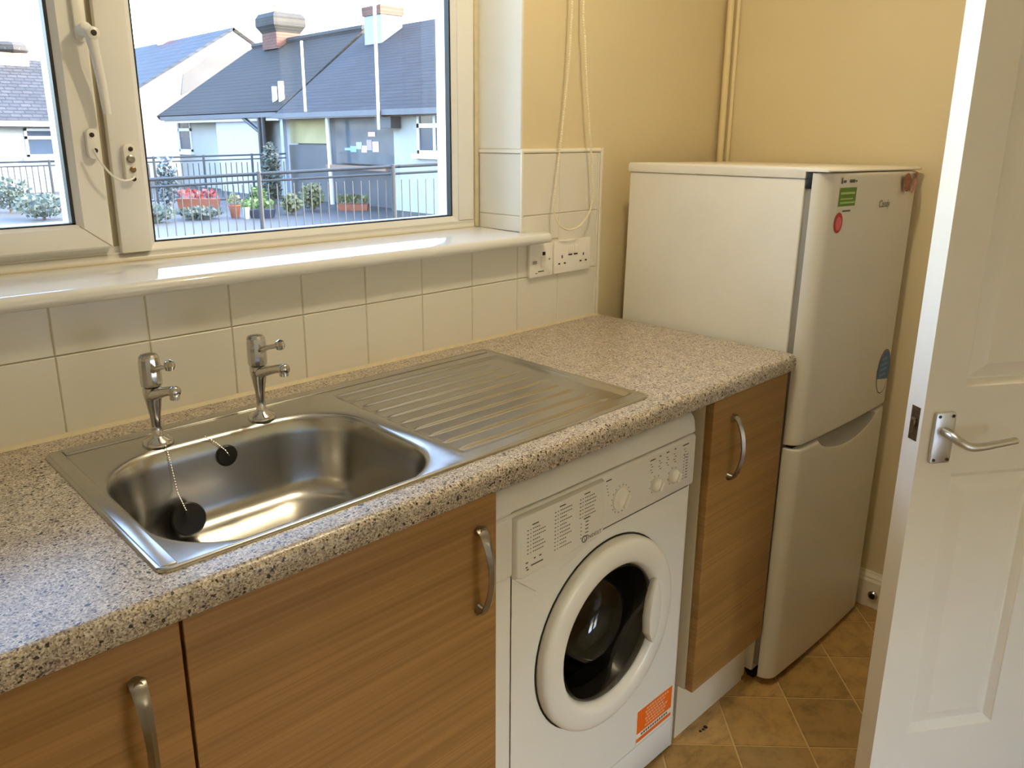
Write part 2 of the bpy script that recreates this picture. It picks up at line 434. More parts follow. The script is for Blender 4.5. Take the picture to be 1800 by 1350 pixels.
# grout bed, edge trims, mastic line on the worktop
gb = MB()
gb.box(XL, XT, 0.0022, 0.0084, ZT, Z1+0.001).box(XL, XC, 0.0022, 0.0084, Z1, ZS-0.027).box(XC, XT, 0.0022, 0.0084, Z1, Z3)
gb.box(XC+0.0025, XC+0.0048, 0.0035, YF, ZS, Z3)
gb.build('grout_bed', M_GROUT, wall_back)
tt = MB()
tt.prism([(0, 0), (0.010, 0), (0.010, 0.010), (0.004, 0.0115), (0, 0.0105)], lambda p: (XT+0.001+p[0], 0.0085-p[1], ZT), lambda p: (XT+0.001+p[0], 0.0085-p[1], Z3+0.011))
tt.build('tile_edge_trim', M_TRIM, wall_back)
MB().prism([(0, 0), (0.010, 0), (0.010, 0.008), (0.004, 0.0105), (0, 0.0095)], lambda p: (XC, 0.0085-p[1], Z3+0.001+p[0]), lambda p: (XT, 0.0085-p[1], Z3+0.001+p[0])).build('tile_edge_trim', M_TRIM, wall_back)
MB().box(XC-0.0015, XC+0.004, 0.004, 0.160, Z3+0.001, Z3+0.010).build('tile_edge_trim', M_TRIM, wall_back)
MB().box(XC-0.002, XC+0.004, -0.0015, 0.006, ZS, Z3+0.010).build('corner_trim', M_TRIM, wall_back, bevel=0.0012)
MB().box(XC-0.0005, XC+0.006, 0.0055, 0.0095, Z3+0.012, WZ1).build('corner_bead', M_REVEAL, wall_back, bevel=0.001)
MB().prism([(0, 0), (0.007, 0), (0, 0.007)], lambda p: (XL+0.002, -p[0]+0.001, ZT+p[1]), lambda p: (XT+0.01, -p[0]+0.001, ZT+p[1])).build('mastic_line', M_SILICONE, wall_back)
MB().box(XC-0.012, XC, YF-0.004, YF+0.002, ZS, WZ1).build('mastic_line', M_SILICONE, wall_back)

# ---- floor with diagonal tiles
M_FBASE = mat('floor_grout', srgb(206, 176, 124), 0.7, var=0.08, vscale=30)
floor = box('floor', XL, XEND, YB, 0.008, -0.25, -0.002, M_FBASE)
tag(floor, 'tan stone effect floor tiles laid diagonally with pale joints', 'floor', kind='structure')
def floor_mat(i):
    base = [(176, 140, 84), (164, 130, 76), (184, 147, 90), (158, 126, 78), (170, 137, 86)][i]
    m = bpy.data.materials.new('floor_tile_tone'); m.use_nodes = True; nt = m.node_tree; p = nt.nodes['Principled BSDF']
    n = nt.nodes.new('ShaderNodeTexNoise'); n.inputs['Scale'].default_value = 16; n.inputs['Detail'].default_value = 10; n.inputs['Roughness'].default_value = 0.7
    nt.links.new(mapping(nt, world_pos(nt), (1, 1+0.8*(i % 3), 1), (0, 0, i*1.3)), n.inputs['Vector'])
    c = srgb(*base); k = 0.46
    r = ramp(nt, [(0.28, (c[0]*k, c[1]*k, c[2]*k, 1)), (0.52, c), (0.75, (c[0]*1.22, c[1]*1.22, c[2]*1.2, 1))])
    nt.links.new(n.outputs['Fac'], r.inputs['Fac']); nt.links.new(r.outputs['Color'], p.inputs['Base Color'])
    p.inputs['Roughness'].default_value = 0.45
    b = nt.nodes.new('ShaderNodeBump'); b.inputs['Strength'].default_value = 0.12; b.inputs['Distance'].default_value = 0.003
    nt.links.new(n.outputs['Fac'], b.inputs['Height']); nt.links.new(b.outputs['Normal'], p.inputs['Normal'])
    return m
FM = [floor_mat(i) for i in range(5)]
def clip(poly, ax, v, keep_less):
    out = []
    for i in range(len(poly)):
        a, b = poly[i], poly[(i+1) % len(poly)]
        ia = (a[ax] <= v) == keep_less; ib = (b[ax] <= v) == keep_less
        if ia: out.append(a)
        if ia != ib:
            t = (v-a[ax])/(b[ax]-a[ax]); out.append((a[0]+t*(b[0]-a[0]), a[1]+t*(b[1]-a[1])))
    return out
S_, T_ = 0.2425, 0.2480          # joint spacing along x+y and x-y
ntile = 0
for i in range(-16, 16):
    for j in range(-10, 24):
        s0 = 0.505+i*S_; d0 = 1.823+j*T_; g = 0.0036
        q = []
        for s, d in ((s0+g, d0+g), (s0+S_-g, d0+g), (s0+S_-g, d0+T_-g), (s0+g, d0+T_-g)):
            q.append(((s+d)/2, (s-d)/2))
        for ax, v, kl in ((0, XEND-0.021, True), (0, XL, False), (1, -0.05, True), (1, YB, False)):
            if len(q) > 2: q = clip(q, ax, v, kl)
        if len(q) < 3: continue
        if not (0.35 < sum(p[0] for p in q)/len(q) and -2.0 < sum(p[1] for p in q)/len(q)): 
            if ntile > 280: continue
        ntile += 1
        MB().prism(q, lambda p: (p[0], p[1], -0.002), lambda p: (p[0], p[1], 0.0)).build('floor_tile', FM[(i*7+j*3+(i*j) % 4) % 5], floor)

# ---- baseboard on the end wall
bb = MB().prism([(0, 0), (0.018, 0), (0.018, 0.085), (0.014, 0.092), (0.014, 0.098), (0.008, 0.106), (0.006, 0.112), (0, 0.112)],
                lambda p: (XEND-p[0], YB+0.001, p[1]), lambda p: (XEND-p[0], -0.02, p[1])).build('baseboard_right', M_BOARD)
tag(bb, 'white gloss moulded baseboard along the end wall', 'baseboard', kind='structure')

# ------------------------------------------------------------------ window
win = thing('window_1', 'white plastic framed kitchen window with opening left casement', 'window', ((WX0+XC)/2, YF, ZS), kind='structure')
FB = YF+0.07
zb = 1.199                       # top edge of the bottom rail (fixed light)
MUL0, MUL1 = 0.176, 0.2325       # mullion
# outer frame
fr = MB()
fr.box(WX0, XC-0.012, YF, FB, ZS+0.001, zb-0.010)
fr.box(WX0, XC-0.012, YF, FB, WZ1-0.045, WZ1)
fr.box(WX0, WX0+0.045, YF, FB, zb-0.010, WZ1-0.045)
fr.box(1.024, XC-0.012, YF, FB, zb-0.010, WZ1-0.045)
fr.build('outer_frame', M_PVC, win, bevel=0.003)
MB().box(MUL0, MUL1, YF-0.010, FB, zb-0.012, WZ1-0.045).build('mullion', M_PVC, win, bevel=0.004)
MB().box(-0.553, -0.4965, YF-0.010, FB, zb-0.012, WZ1-0.045).build('mullion', M_PVC, win, bevel=0.004)
box('pane', WX0+0.045, -0.553, YF+0.030, YF+0.034, zb-0.010, WZ1-0.045, M_GLASS, win)  # unseen extra pane of the widened opening, added for daylight
# glazing bead of the fixed light: bevelled strip round the pane
def ring(x0, x1, z0, z1, w, y_out, y_in):
    o = [(x0, z0), (x1, z0), (x1, z1), (x0, z1)]; i = [(x0+w, z0+w), (x1-w, z0+w), (x1-w, z1-w), (x0+w, z1-w)]
    v = [(p[0], y_out, p[1]) for p in o]+[(p[0], y_in, p[1]) for p in i]+[(p[0], FB, p[1]) for p in o]+[(p[0], FB, p[1]) for p in i]
    f = []
    for k in range(4):
        n = (k+1) % 4
        f += [(k, n, 4+n, 4+k), (8+k, 8+n, 12+n, 12+k), (4+k, 4+n, 12+n, 12+k), (k, n, 8+n, 8+k)]
    return MB().add(v, f)
ring(MUL1-0.001, 1.026, zb-0.012, WZ1-0.043, 0.014, YF+0.002, YF+0.012).build('glazing_bead', M_PVC, win)
gk = MB(); gx0, gx1, gz0, gz1 = MUL1+0.0125, 1.0125, zb+0.0012, WZ1-0.056
for a in ((gx0, gx1, gz0, gz0+0.004), (gx0, gx1, gz1-0.004, gz1), (gx0, gx0+0.004, gz0, gz1), (gx1-0.005, gx1, gz0, gz1)):
    gk.box(a[0], a[1], YF+0.013, YF+0.030, a[2], a[3])
gk.build('gasket', M_GASKET, win)
plabel(box('pane', gx0, gx1, YF+0.030, YF+0.034, gz0, gz1, M_GLASS, win), 'large clear fixed window pane')
# opening casement on the left
sash = MB()
SX0, SX1, SZ0, SZ1, SY = -0.480, 0.1605, 1.2005, WZ1-0.032, YF-0.016
SGX, SGZ = 0.1035, 1.2465
def sashframe():
    o = [(SX0, SZ0), (SX1, SZ0), (SX1, SZ1), (SX0, SZ1)]; w = 0.0455
    m_ = [(SX0+w, SGZ-0.006), (SGX+0.010, SGZ-0.006), (SGX+0.010, SZ1-w), (SX0+w, SZ1-w)]
    i_ = [(SX0+w+0.008, SGZ), (SGX, SGZ), (SGX, SZ1-w-0.008), (SX0+w+0.008, SZ1-w-0.008)]
    v = [(p[0], SY+0.004, p[1]) for p in o]+[(p[0]+(0.004 if p[0] < 0 else -0.004), SY, p[1]+(0.004 if p[1] < 1.5 else -0.004)) for p in o]
    v += [(p[0], SY, p[1]) for p in m_]+[(p[0], SY+0.012, p[1]) for p in i_]+[(p[0], FB+0.004, p[1]) for p in i_]+[(p[0], FB+0.004, p[1]) for p in o]
    f = []
    for L in range(5):
        for k in range(4): n = (k+1) % 4; f.append((L*4+k, L*4+n, L*4+4+n, L*4+4+k))
    for k in range(4): n = (k+1) % 4; f.append((20+k, 20+n, n, k))
    return MB().add(v, f)
sash_o = sashframe().build('sash', M_PVC, win)
# mitre joint lines of the casement corner
MB().tube([(SGX+0.002, SY-0.0002, SGZ-0.002), (SX1-0.003, SY-0.0002, SZ0+0.003)], 0.0006, 6).build('mitre_joint', mat('joint_line', srgb(150, 132, 100), 0.7), sash_o)
gk = MB(); gx0, gx1, gz0, gz1 = SX0+0.052, SGX, SGZ-0.001, SZ1-0.052
for a in ((gx0, gx1, gz0, gz0+0.004), (gx0, gx1, gz1-0.004, gz1), (gx0, gx0+0.004, gz0, gz1), (gx1-0.006, gx1, gz0, gz1)):
    gk.box(a[0], a[1], SY+0.012, SY+0.032, a[2], a[3])
gk.build('gasket', M_GASKET, sash_o)
plabel(box('pane', gx0, gx1, SY+0.034, SY+0.038, gz0, gz1, M_GLASS, sash_o), 'clear pane of the opening casement')
box('frame_upstand', -0.4965, MUL0, YF+0.006, FB, zb-0.012, SZ0+0.012, M_PVC, win)
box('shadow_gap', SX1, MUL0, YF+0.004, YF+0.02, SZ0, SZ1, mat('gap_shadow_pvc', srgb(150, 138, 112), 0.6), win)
# casement handle
hd = MB(); hx = 0.1480
hd.prism(rrect(hx-0.010, hx+0.010, 1.560, 1.640, 0.009), lambda p: (p[0], SY, p[1]), lambda p: (p[0], SY-0.010, p[1]))
ho = hd.build('casement_handle', M_PVC, win, bevel=0.002); plabel(ho, 'white espagnolette window handle')
MB().tube([(hx, SY-0.008, 1.578), (hx+0.001, SY-0.030, 1.580), (hx+0.006, SY-0.036, 1.572), (hx+0.010, SY-0.034, 1.54), (hx+0.017, SY-0.028, 1.49), (hx+0.021, SY-0.024, 1.440)],
          [0.010, 0.0105, 0.0105, 0.0082, 0.0078, 0.0070], 12).build('handle_lever', M_PVC, ho, smooth=True)
MB().lathe([(0.0105, 0), (0.0105, -0.004), (0.0085, -0.0055)], (hx+0.008, SY-0.041, 1.572), 'y', 18).build('lock_collar', M_PVC, ho, smooth=True, angle=40)
MB().lathe([(0.0050, 0), (0.0050, -0.0015), (0.003, -0.002)], (hx+0.008, SY-0.0455, 1.572), 'y', 14).build('key_hole', mat('worn_cover', srgb(44, 32, 22), 0.6, var=0.2, vscale=90), ho)
# restrictor: a small lock on the mullion, an anchor on the sash and a wire between
rs = MB().prism(rrect(0.1945, 0.2155, 1.320, 1.388, 0.008), lambda p: (p[0], YF-0.010, p[1]), lambda p: (p[0], YF-0.024, p[1])).build('restrictor_lock', M_PVC, win, bevel=0.002)
M_SPOT = mat('screw_dark', srgb(38, 28, 20), 0.5, var=0.2, vscale=90)
for z, r in ((1.379, 0.0042), (1.325, 0.0045)):
    MB().lathe([(r, 0), (r, -0.0012), (0.001, -0.0018)], (0.2075, YF-0.024, z), 'y', 12).build('screw', M_SPOT, rs)
MB().lathe([(0.0075, 0), (0.0075, -0.003), (0.005, -0.004)], (0.2055, YF-0.024, 1.361), 'y', 14).build('lock_barrel', M_NICKEL, rs)
MB().lathe([(0.0055, 0), (0.0055, -0.003), (0.003, -0.004)], (0.2075, YF-0.024, 1.342), 'y', 12).build('key_hole', mat('brass_key_hole', (0.25, 0.18, 0.09, 1), 0.4, 0.8, var=0.2), rs)
an = MB().prism(rrect(0.1335, 0.1530, 1.362, 1.415, 0.008), lambda p: (p[0], SY, p[1]), lambda p: (p[0], SY-0.012, p[1])).build('restrictor_anchor', M_PVC, win, bevel=0.002)
for x, z in ((0.1425, 1.404), (0.1455, 1.377)):
    MB().lathe([(0.0042, 0), (0.0042, -0.0012), (0.001, -0.0018)], (x, SY-0.012, z), 'y', 12).build('screw', M_SPOT, an)
pts = []
for k in range(15):
    t = k/14; pts.append((0.139+0.066*t, SY-0.022-0.006*sin(pi*t), 1.380-0.050*t - 0.034*sin(pi*t)**0.8*(1-0.35*t)))
MB().tube(pts, 0.0020, 8).build('restrictor_wire', M_PVC, win, smooth=True)
box('frame_mastic', WX0, XC-0.002, YF-0.004, YF+0.001, ZS, ZS+0.005, M_SILICONE, win)
# sill
SLP = 0.0032                     # the sill falls a little towards the room
sprof = [(YF, ZS-0.026), (YF, ZS+SLP)]
for k in range(9):
    a = radians(90+180*k/8); sprof.append((-0.038+0.0125*cos(a), ZS-0.0128-SLP*0.25+0.0128*sin(a)))
sprof += [(-0.006, ZS-0.026)]
sl = MB()
sl.prism([(p[0], p[1]) for p in sprof if True], lambda p: (WX0, p[0], p[1]), lambda p: (XC-0.0005, p[0], p[1]))
front = [(-0.001, ZS-0.026), (-0.001, ZS+SLP*0.0)]+sprof[2:-1]
sl.prism(front, lambda p: (XC-0.0005, p[0], p[1]), lambda p: (1.147, p[0], p[1]))
sl.prism(front, lambda p: (WX0-0.06, p[0], p[1]), lambda p: (WX0, p[0], p[1]))
sill = sl.build('window_sill', M_SILL, win, smooth=True, angle=40)
plabel(sill, 'glossy white window sill with rounded nose')

# ------------------------------------------------------------------ worktop
WD = -0.600; WX1 = 1.402; WXL = XL+0.002
def wprof(y_back, nose):
    pr = [(y_back, ZT-0.039), (y_back, ZT)]
    if nose:
        r = 0.013
        for k in range(7):
            a = radians(90+90*k/6); pr.append((WD+r+r*cos(a), ZT-r+r*sin(a)))
        r2 = 0.007
        for k in range(4):
            a = radians(180+90*k/3); pr.append((WD+r2+r2*cos(a), ZT-0.039+r2+r2*sin(a)))
    return pr
CUTX0, CUTX1, CUTY0, CUTY1 = -0.046, 0.888, -0.545, -0.080
wt = MB()
def wseg(x0, x1, yb, nose=True, yfront=None):
    pr = wprof(yb, True) if nose else [(yb, ZT-0.039), (yb, ZT), (yfront, ZT), (yfront, ZT-0.039)]
    wt.prism(pr, lambda p: (x0, p[0], p[1]), lambda p: (x1, p[0], p[1]))
wseg(WXL, CUTX0, -0.001); wseg(CUTX1, WX1, -0.001); wseg(CUTX0, CUTX1, CUTY0)
wseg(CUTX0, CUTX1, -0.001, False, CUTY1)
worktop = wt.build('worktop', M_GRANITE, smooth=True, angle=30)
tag(worktop, 'speckled beige granite effect worktop with rounded front edge', 'worktop')

# ------------------------------------------------------------------ sink
SKX0, SKX1, SKY0, SKY1 = -0.0555, 0.8965, -0.5525, -0.0705
sink = thing('sink', 'inset stainless steel sink with bowl and ribbed drainer', 'sink', ((SKX0+SKX1)/2, (SKY0+SKY1)/2, ZT))
# bowl: stacked rounded loops
bx0, bx1, by0, by1 = -0.029, 0.4165, -0.5445, -0.1665
def loop(inset, r, z, n=10):
    return [(x, y, z) for x, y in rrect(bx0+inset, bx1-inset, by0+inset, by1-inset, r, n)]
deck_z = ZT+0.0035
stages = [(0.000, 0.125, deck_z-0.0015), (0.004, 0.122, deck_z-0.0035), (0.008, 0.119, deck_z-0.010), (0.012, 0.115, 0.880), (0.018, 0.110, 0.835), (0.024, 0.104, 0.800), (0.031, 0.098, 0.782), (0.042, 0.088, 0.770), (0.060, 0.072, 0.7645), (0.09, 0.05, 0.7625)]
V = []; F = []; n = 44
for ins, r, z in stages: V += loop(ins, r, z)
for i in range(len(stages)-1):
    for k in range(n): F.append((i*n+k, i*n+(k+1) % n, (i+1)*n+(k+1) % n, (i+1)*n+k))
F.append(tuple((len(stages)-1)*n+k for k in range(n)))
bowl = finish('bowl', V, F, M_STEEL, sink, smooth=True, angle=60)
# deck round the bowl and raised rolled rim
DX1 = 0.432                                            # deck / drainer boundary
outer = [(x, y) for x, y in rrect(SKX0+0.008, DX1, SKY0+0.008, SKY1-0.008, 0.012, 10)]
def bridge(outer, inner):
    # connect two loops point by point through their angle round the bowl centre
    v = outer+inner; m_ = len(inner); return v, [(k, (k+1) % m_, m_+(k+1) % m_, m_+k) for k in range(m_)]
cxb, cyb = (bx0+bx1)/2, (by0+by1)/2
inner0 = loop(0.0, 0.125, deck_z-0.0015); mid0 = loop(-0.006, 0.130, deck_z)
rect = (SKX0+0.007, DX1, SKY0+0.007, SKY1-0.007)
out = []
for x, y, z in mid0:
    dx, dy = x-cxb, y-cyb
    t = min(((rect[1]-cxb)/dx if dx > 0 else (rect[0]-cxb)/dx) if abs(dx) > 1e-9 else 9e9, ((rect[3]-cyb)/dy if dy > 0 else (rect[2]-cyb)/dy) if abs(dy) > 1e-9 else 9e9)
    out.append((cxb+dx*t, cyb+dy*t, deck_z))
for cxq, cyq in ((rect[0], rect[2]), (rect[0], rect[3]), (rect[1], rect[2]), (rect[1], rect[3])):
    k = min(range(n), key=lambda q: (out[q][0]-cxq)**2+(out[q][1]-cyq)**2); out[k] = (cxq, cyq, deck_z)
V = out+mid0+inner0
F = [(a*n+k, a*n+(k+1) % n, (a+1)*n+(k+1) % n, (a+1)*n+k) for a in (0, 1) for k in range(n)]
finish('deck', V, F, M_STEEL, sink, smooth=True, angle=30)
# rim: raised edge that runs round the whole sheet
def rim_loop(d, z, r=0.016): return [(x, y, z) for x, y in rrect(SKX0+d, SKX1-d, SKY0+d, SKY1-d, max(0.004, r-d), 6)]
RZ = [(0.0, ZT+0.0005), (0.001, ZT+0.0030), (0.0035, ZT+0.0050), (0.006, ZT+0.0050), (0.009, ZT+0.0035), (0.012, ZT+0.0030)]
V = []; F = []
for d, z in RZ: V += rim_loop(d, z)
m_ = 28
for i in range(len(RZ)-1):
    for k in range(m_): F.append((i*m_+k, i*m_+(k+1) % m_, (i+1)*m_+(k+1) % m_, (i+1)*m_+k))
finish('rim', V, F, M_STEEL, sink, smooth=True, angle=60)
# drainer: pressed tray with ribs
dx0, dx1, dy0, dy1 = DX1, SKX1-0.0065, SKY0+0.0065, SKY1-0.0065
def sstep(a, b, x):
    t = max(0, min(1, (x-a)/(b-a))); return t*t*(3-2*t)
def drain(u, v):
    x = dx0+(dx1-dx0)*u; y = dy0+(dy1-dy0)*v
    tray = sstep(dx0+0.006, dx0+0.018, x)*(1-sstep(0.868, 0.882, x))*sstep(-0.520, -0.510, y)*(1-sstep(-0.140, -0.128, y))
    z = deck_z-0.0045*tray
    rows = [-0.172-0.0405*k for k in range(9)]
    for k, ry in enumerate(rows):
        ends = sstep(dx0+0.012, dx0+0.030, x)*(1-sstep(0.805, 0.835, x))
        z += 0.0030*ends*math.exp(-((y-ry)/0.0036)**2)
    return (x, y, z)
MB().grid(drain, 70, 190).build('drainer', M_STEEL, sink, smooth=True, angle=60)
# raised pressed bands along the left and back edges
MB().box(-0.0500, -0.0300, -0.543, -0.079, deck_z-0.001, deck_z+0.0024).build('pressed_band', M_STEEL, sink, bevel=0.0018, seg=3)
MB().box(-0.0290, 0.8800, -0.1000, -0.0790, deck_z-0.001, deck_z+0.0024).build('pressed_band', M_STEEL, sink, bevel=0.0018, seg=3)
# overflow and waste
ovx, ovz = 0.197, 0.874
ovp = Vector((ovx, -0.1795, ovz)); ovn = Vector((0, -1, 0.14)).normalized()
def disc_on(mb, c, nrm, prof, n=24):
    nrm = Vector(nrm).normalized(); a = nrm.orthogonal().normalized(); b = nrm.cross(a); V = []
    for r, h in prof: V += [Vector(c)+nrm*h+(a*cos(2*pi*k/n)+b*sin(2*pi*k/n))*r for k in range(n)]
    F = [(i*n+k, i*n+(k+1) % n, (i+1)*n+(k+1) % n, (i+1)*n+k) for i in range(len(prof)-1) for k in range(n)]
    F += [tuple(range(n)), tuple((len(prof)-1)*n+k for k in range(n))]
    return mb.add(V, F)
ov = disc_on(MB(), ovp, ovn, [(0.0185, -0.004), (0.0185, 0.003), (0.016, 0.005), (0.008, 0.0055)]).build('overflow_cover', M_BLACK, sink, smooth=True)
plabel(ov, 'round black overflow cover')
disc_on(MB(), (0.16, -0.355, 0.7628), (0, 0, 1), [(0.036, 0), (0.034, 0.002), (0.028, 0.0015), (0.022, -0.004)], 28).build('waste', M_CHROME, sink, smooth=True)
def chain(name, path, parent, r=0.0013, step=0.0042):
    P = [Vector(p) for p in path]; mb = MB(); L = 0
    for a, b in zip(P[:-1], P[1:]):
        k = max(1, int((b-a).length/step))
        for q in range(k):
            c = a.lerp(b, q/k); mb.lathe([(0.0003, -r), (r, -r*0.4), (r, r*0.4), (0.0003, r)], c, 'z', 6)
    mb.tube(path, 0.0005, 5)
    return mb.build(name, M_CHROME, parent, smooth=True)
chain('overflow_chain', [(0.165, -0.176, ZT+0.006), (0.180, -0.181, 0.902), (0.193, -0.186, 0.886), (0.199, -0.187, 0.875)], sink)

# plug on its chain
pc = Vector((0.1085, -0.214, 0.798)); pn = Vector((-0.15, -1, 0.42)).normalized()
plug = thing('sink_plug', 'black rubber sink plug hanging on a ball chain in the bowl', 'plug', pc)
disc_on(MB(), pc, pn, [(0.0205, -0.010), (0.0225, -0.004), (0.0265, -0.001), (0.0275, 0.004), (0.025, 0.0075), (0.012, 0.0085)], 28).build('stopper', M_BLACK, plug, smooth=True)
disc_on(MB(), pc+pn*0.0085+Vector((-0.004, 0, 0.012)), pn, [(0.0050, 0), (0.0050, 0.006), (0.003, 0.008)], 14).build('chain_lug', M_BLACK, plug, smooth=True)
chain('ball_chain', [(0.1005, -0.172, ZT+0.0055), (0.101, -0.1765, ZT-0.004), (0.102, -0.184, 0.880), (0.103, -0.195, 0.840), tuple(pc+pn*0.016+Vector((-0.004, 0, 0.013)))], plug)

# ------------------------------------------------------------------ taps
def make_tap(x, y, label):
    t = thing('pillar_tap', label, 'tap', (x, y, ZT+0.0035), group='pillar taps behind the sink bowl')
    z = ZT+0.0032
    b = MB().lathe([(0.0245, 0), (0.0245, 0.003), (0.0215, 0.008), (0.012, 0.0125), (0.0085, 0.018), (0.0075, 0.034), (0.0088, 0.052), (0.0118, 0.070), (0.0142, 0.082), (0.0150, 0.090), (0.0145, 0.097), (0.0120, 0.099)], (x, y, z), 'z', 28)
    b.build('tap_body', M_CHROME, t, smooth=True, angle=50)
    sp = [(x, y-0.004, z+0.086), (x, y-0.030, z+0.094), (x, y-0.060, z+0.104), (x, y-0.084, z+0.111), (x, y-0.094, z+0.1125), (x, y-0.100, z+0.113), (x, y-0.103, z+0.1132)]
    so = MB().tube(sp, [0.0115, 0.0088, 0.0075, 0.0078, 0.0088, 0.0086, 0.0050], 16).build('spout', M_CHROME, t, smooth=True, angle=60)
    MB().lathe([(0.0075, 0), (0.0075, 0.008)], (x, y-0.094, z+0.100), 'z', 16).build('aerator', M_CHROME, so, smooth=True)
    hd = MB().lathe([(0.0125, 0.099), (0.0165, 0.101), (0.0170, 0.110), (0.0165, 0.140), (0.0155, 0.148), (0.0125, 0.1525), (0.005, 0.154)], (x, y, z), 'z', 14).build('tap_head', M_CHROME, t, smooth=True, angle=24)
    lv = MB().tube([(x, y-0.012, z+0.128), (x, y-0.045, z+0.140), (x, y-0.080, z+0.150)], [0.0055, 0.0042, 0.0045], 12).build('lever', M_CHROME, hd, smooth=True)
    MB().lathe([(0.001, -0.0095), (0.0065, -0.007), (0.0092, 0.0), (0.0065, 0.007), (0.001, 0.0095)], (x, y-0.086, z+0.152), 'z', 16).build('lever_knob', M_CHROME, lv, smooth=True)
    return t
make_tap(0.0985, -0.1465, 'chrome pillar tap with the plug chain fixed at its foot')
make_tap(0.2815, -0.1500, 'chrome pillar tap standing between the overflow and the drainer')

# ------------------------------------------------------------------ base cabinets
YD = -0.586                       # door front plane
def bow_handle(x, z_top, parent, y=YD, h=0.150):
    z1, z0 = z_top, z_top-h
    mb = MB(); N = 18
    V = []; F = []
    for k in range(N+1):
        t = k/N; z = z1-(h)*t; out_ = 0.006+0.026*sin(pi*min(1, max(0, t)))**0.6
        w = 0.0062+0.0035*(abs(2*t-1)**1.5)
        th = 0.0045
        yy = y-out_
        V += [(x-w, yy, z), (x, yy-th, z), (x+w, yy, z), (x+w*0.7, yy+th*0.8, z), (x-w*0.7, yy+th*0.8, z)]
    for k in range(N):
        for q in range(5): F.append((k*5+q, k*5+(q+1) % 5, (k+1)*5+(q+1) % 5, (k+1)*5+q))
    F += [tuple(range(5)), tuple(N*5+q for q in range(5))]
    mb.add(V, F)
    for zz in (z1-0.006, z0+0.006):
        mb.lathe([(0.0085, 0.0), (0.0075, -0.004), (0.0060, -0.012)], (x, y, zz), 'y', 16)
    o = mb.build('handle', M_NICKEL, parent, smooth=True, angle=50)
    return plabel(o, 'brushed nickel bow handle')
def base_cabinet(label, x0, x1, hx, ztop=0.868, zbot=0.148):
    t = thing('base_cabinet', label, 'cabinet', ((x0+x1)/2, -0.30, 0.0), group='oak effect base cabinets under the worktop')
    c = MB(); th = 0.017
    c.box(x0+0.001, x0+th, -0.566, -0.03, zbot, 0.869).box(x1-th, x1-0.001, -0.566, -0.03, zbot, 0.869).box(x0+th, x1-th, -0.566, -0.03, zbot, zbot+th).box(x0+th, x1-th, -0.04, -0.03, zbot+th, 0.74)
    c.build('carcass', M_CARCASS, t)
    d = box('door', x0+0.0015, x1-0.0015, YD, YD+0.0185, zbot+0.002, ztop, M_WOOD, t, bevel=0.001, seg=1)
    bow_handle(hx, 0.818, d)
    box('plinth', x0, x1, -0.548, -0.530, 0.0, zbot-0.001, M_CARCASS, t)
    return t
base_cabinet('oak effect base cabinet joining the sink cabinet, away from the washing machine', -0.555, -0.0495, -0.106)
base_cabinet('wide oak effect cabinet under the sink, next to the washing machine', -0.0485, 0.4515, 0.4115)
base_cabinet('narrow oak effect cabinet between the washing machine and fridge freezer', 1.0765, 1.3985, 1.158)

# ------------------------------------------------------------------ washing machine
wx0, wx1, wy, wz1 = 0.4545, 1.0495, -0.562, 0.848
wm = thing('washing_machine', 'white front loading washing machine under the worktop', 'washing machine', ((wx0+wx1)/2, -0.30, 0.0))
pcx, pcz, pr_ = 0.772, 0.452, 0.200          # porthole centre and ring radius
ho_r = 0.155
# front panel with a round hole
N = 48; V = []; F = []
x0, x1, z0, z1 = wx0+0.054, wx1-0.012, 0.094, 0.680
for k in range(N):
    a = 2*pi*k/N; dx, dz = cos(a), sin(a)
    t = min((x1-pcx)/dx if dx > 1e-9 else ((x0-pcx)/dx if dx < -1e-9 else 9e9), (z1-pcz)/dz if dz > 1e-9 else ((z0-pcz)/dz if dz < -1e-9 else 9e9))
    V.append([pcx+dx*t, wy, pcz+dz*t])
for cxq, czq in ((x0, z0), (x0, z1), (x1, z0), (x1, z1)):
    k = min(range(N), key=lambda q: (V[q][0]-cxq)**2+(V[q][2]-czq)**2); V[k] = [cxq, wy, czq]
V += [[pcx+ho_r*cos(2*pi*k/N), wy, pcz+ho_r*sin(2*pi*k/N)] for k in range(N)]
V += [[pcx+ho_r*cos(2*pi*k/N), wy+0.02, pcz+ho_r*sin(2*pi*k/N)] for k in range(N)]
for L in (0, 1):
    for k in range(N): F.append((L*N+k, L*N+(k+1) % N, (L+1)*N+(k+1) % N, (L+1)*N+k))
finish('front_panel', V, F, M_WHITE, wm)
# cabinet shell with rounded front corners
shell = MB()
def shell_half(s):
    xo = wx0 if s < 0 else wx1; xi = (wx0+0.051) if s < 0 else (wx1-0.012)
    prof = [(xi, wy)]+[(xo-s*0.012*(1-sin(radians(90*k/5)))-0, wy+0.012*(1-cos(radians(90*k/5)))) for k in range(6)]+[(xo, -0.03), (xo-s*0.004, -0.03), (xo-s*0.004, wy+0.015)]
    shell.prism(prof, lambda p: (p[0], p[1], 0.012), lambda p: (p[0], p[1], 0.818))
shell_half(-1); shell_half(1)
shell.box(wx0+0.050, wx0+0.056, wy+0.004, wy+0.010, 0.094, 0.680)
shell.box(wx0+0.004, wx1-0.004, -0.034, -0.03, 0.012, 0.815)
shell.build('body', M_WHITE, wm, smooth=True, angle=50)
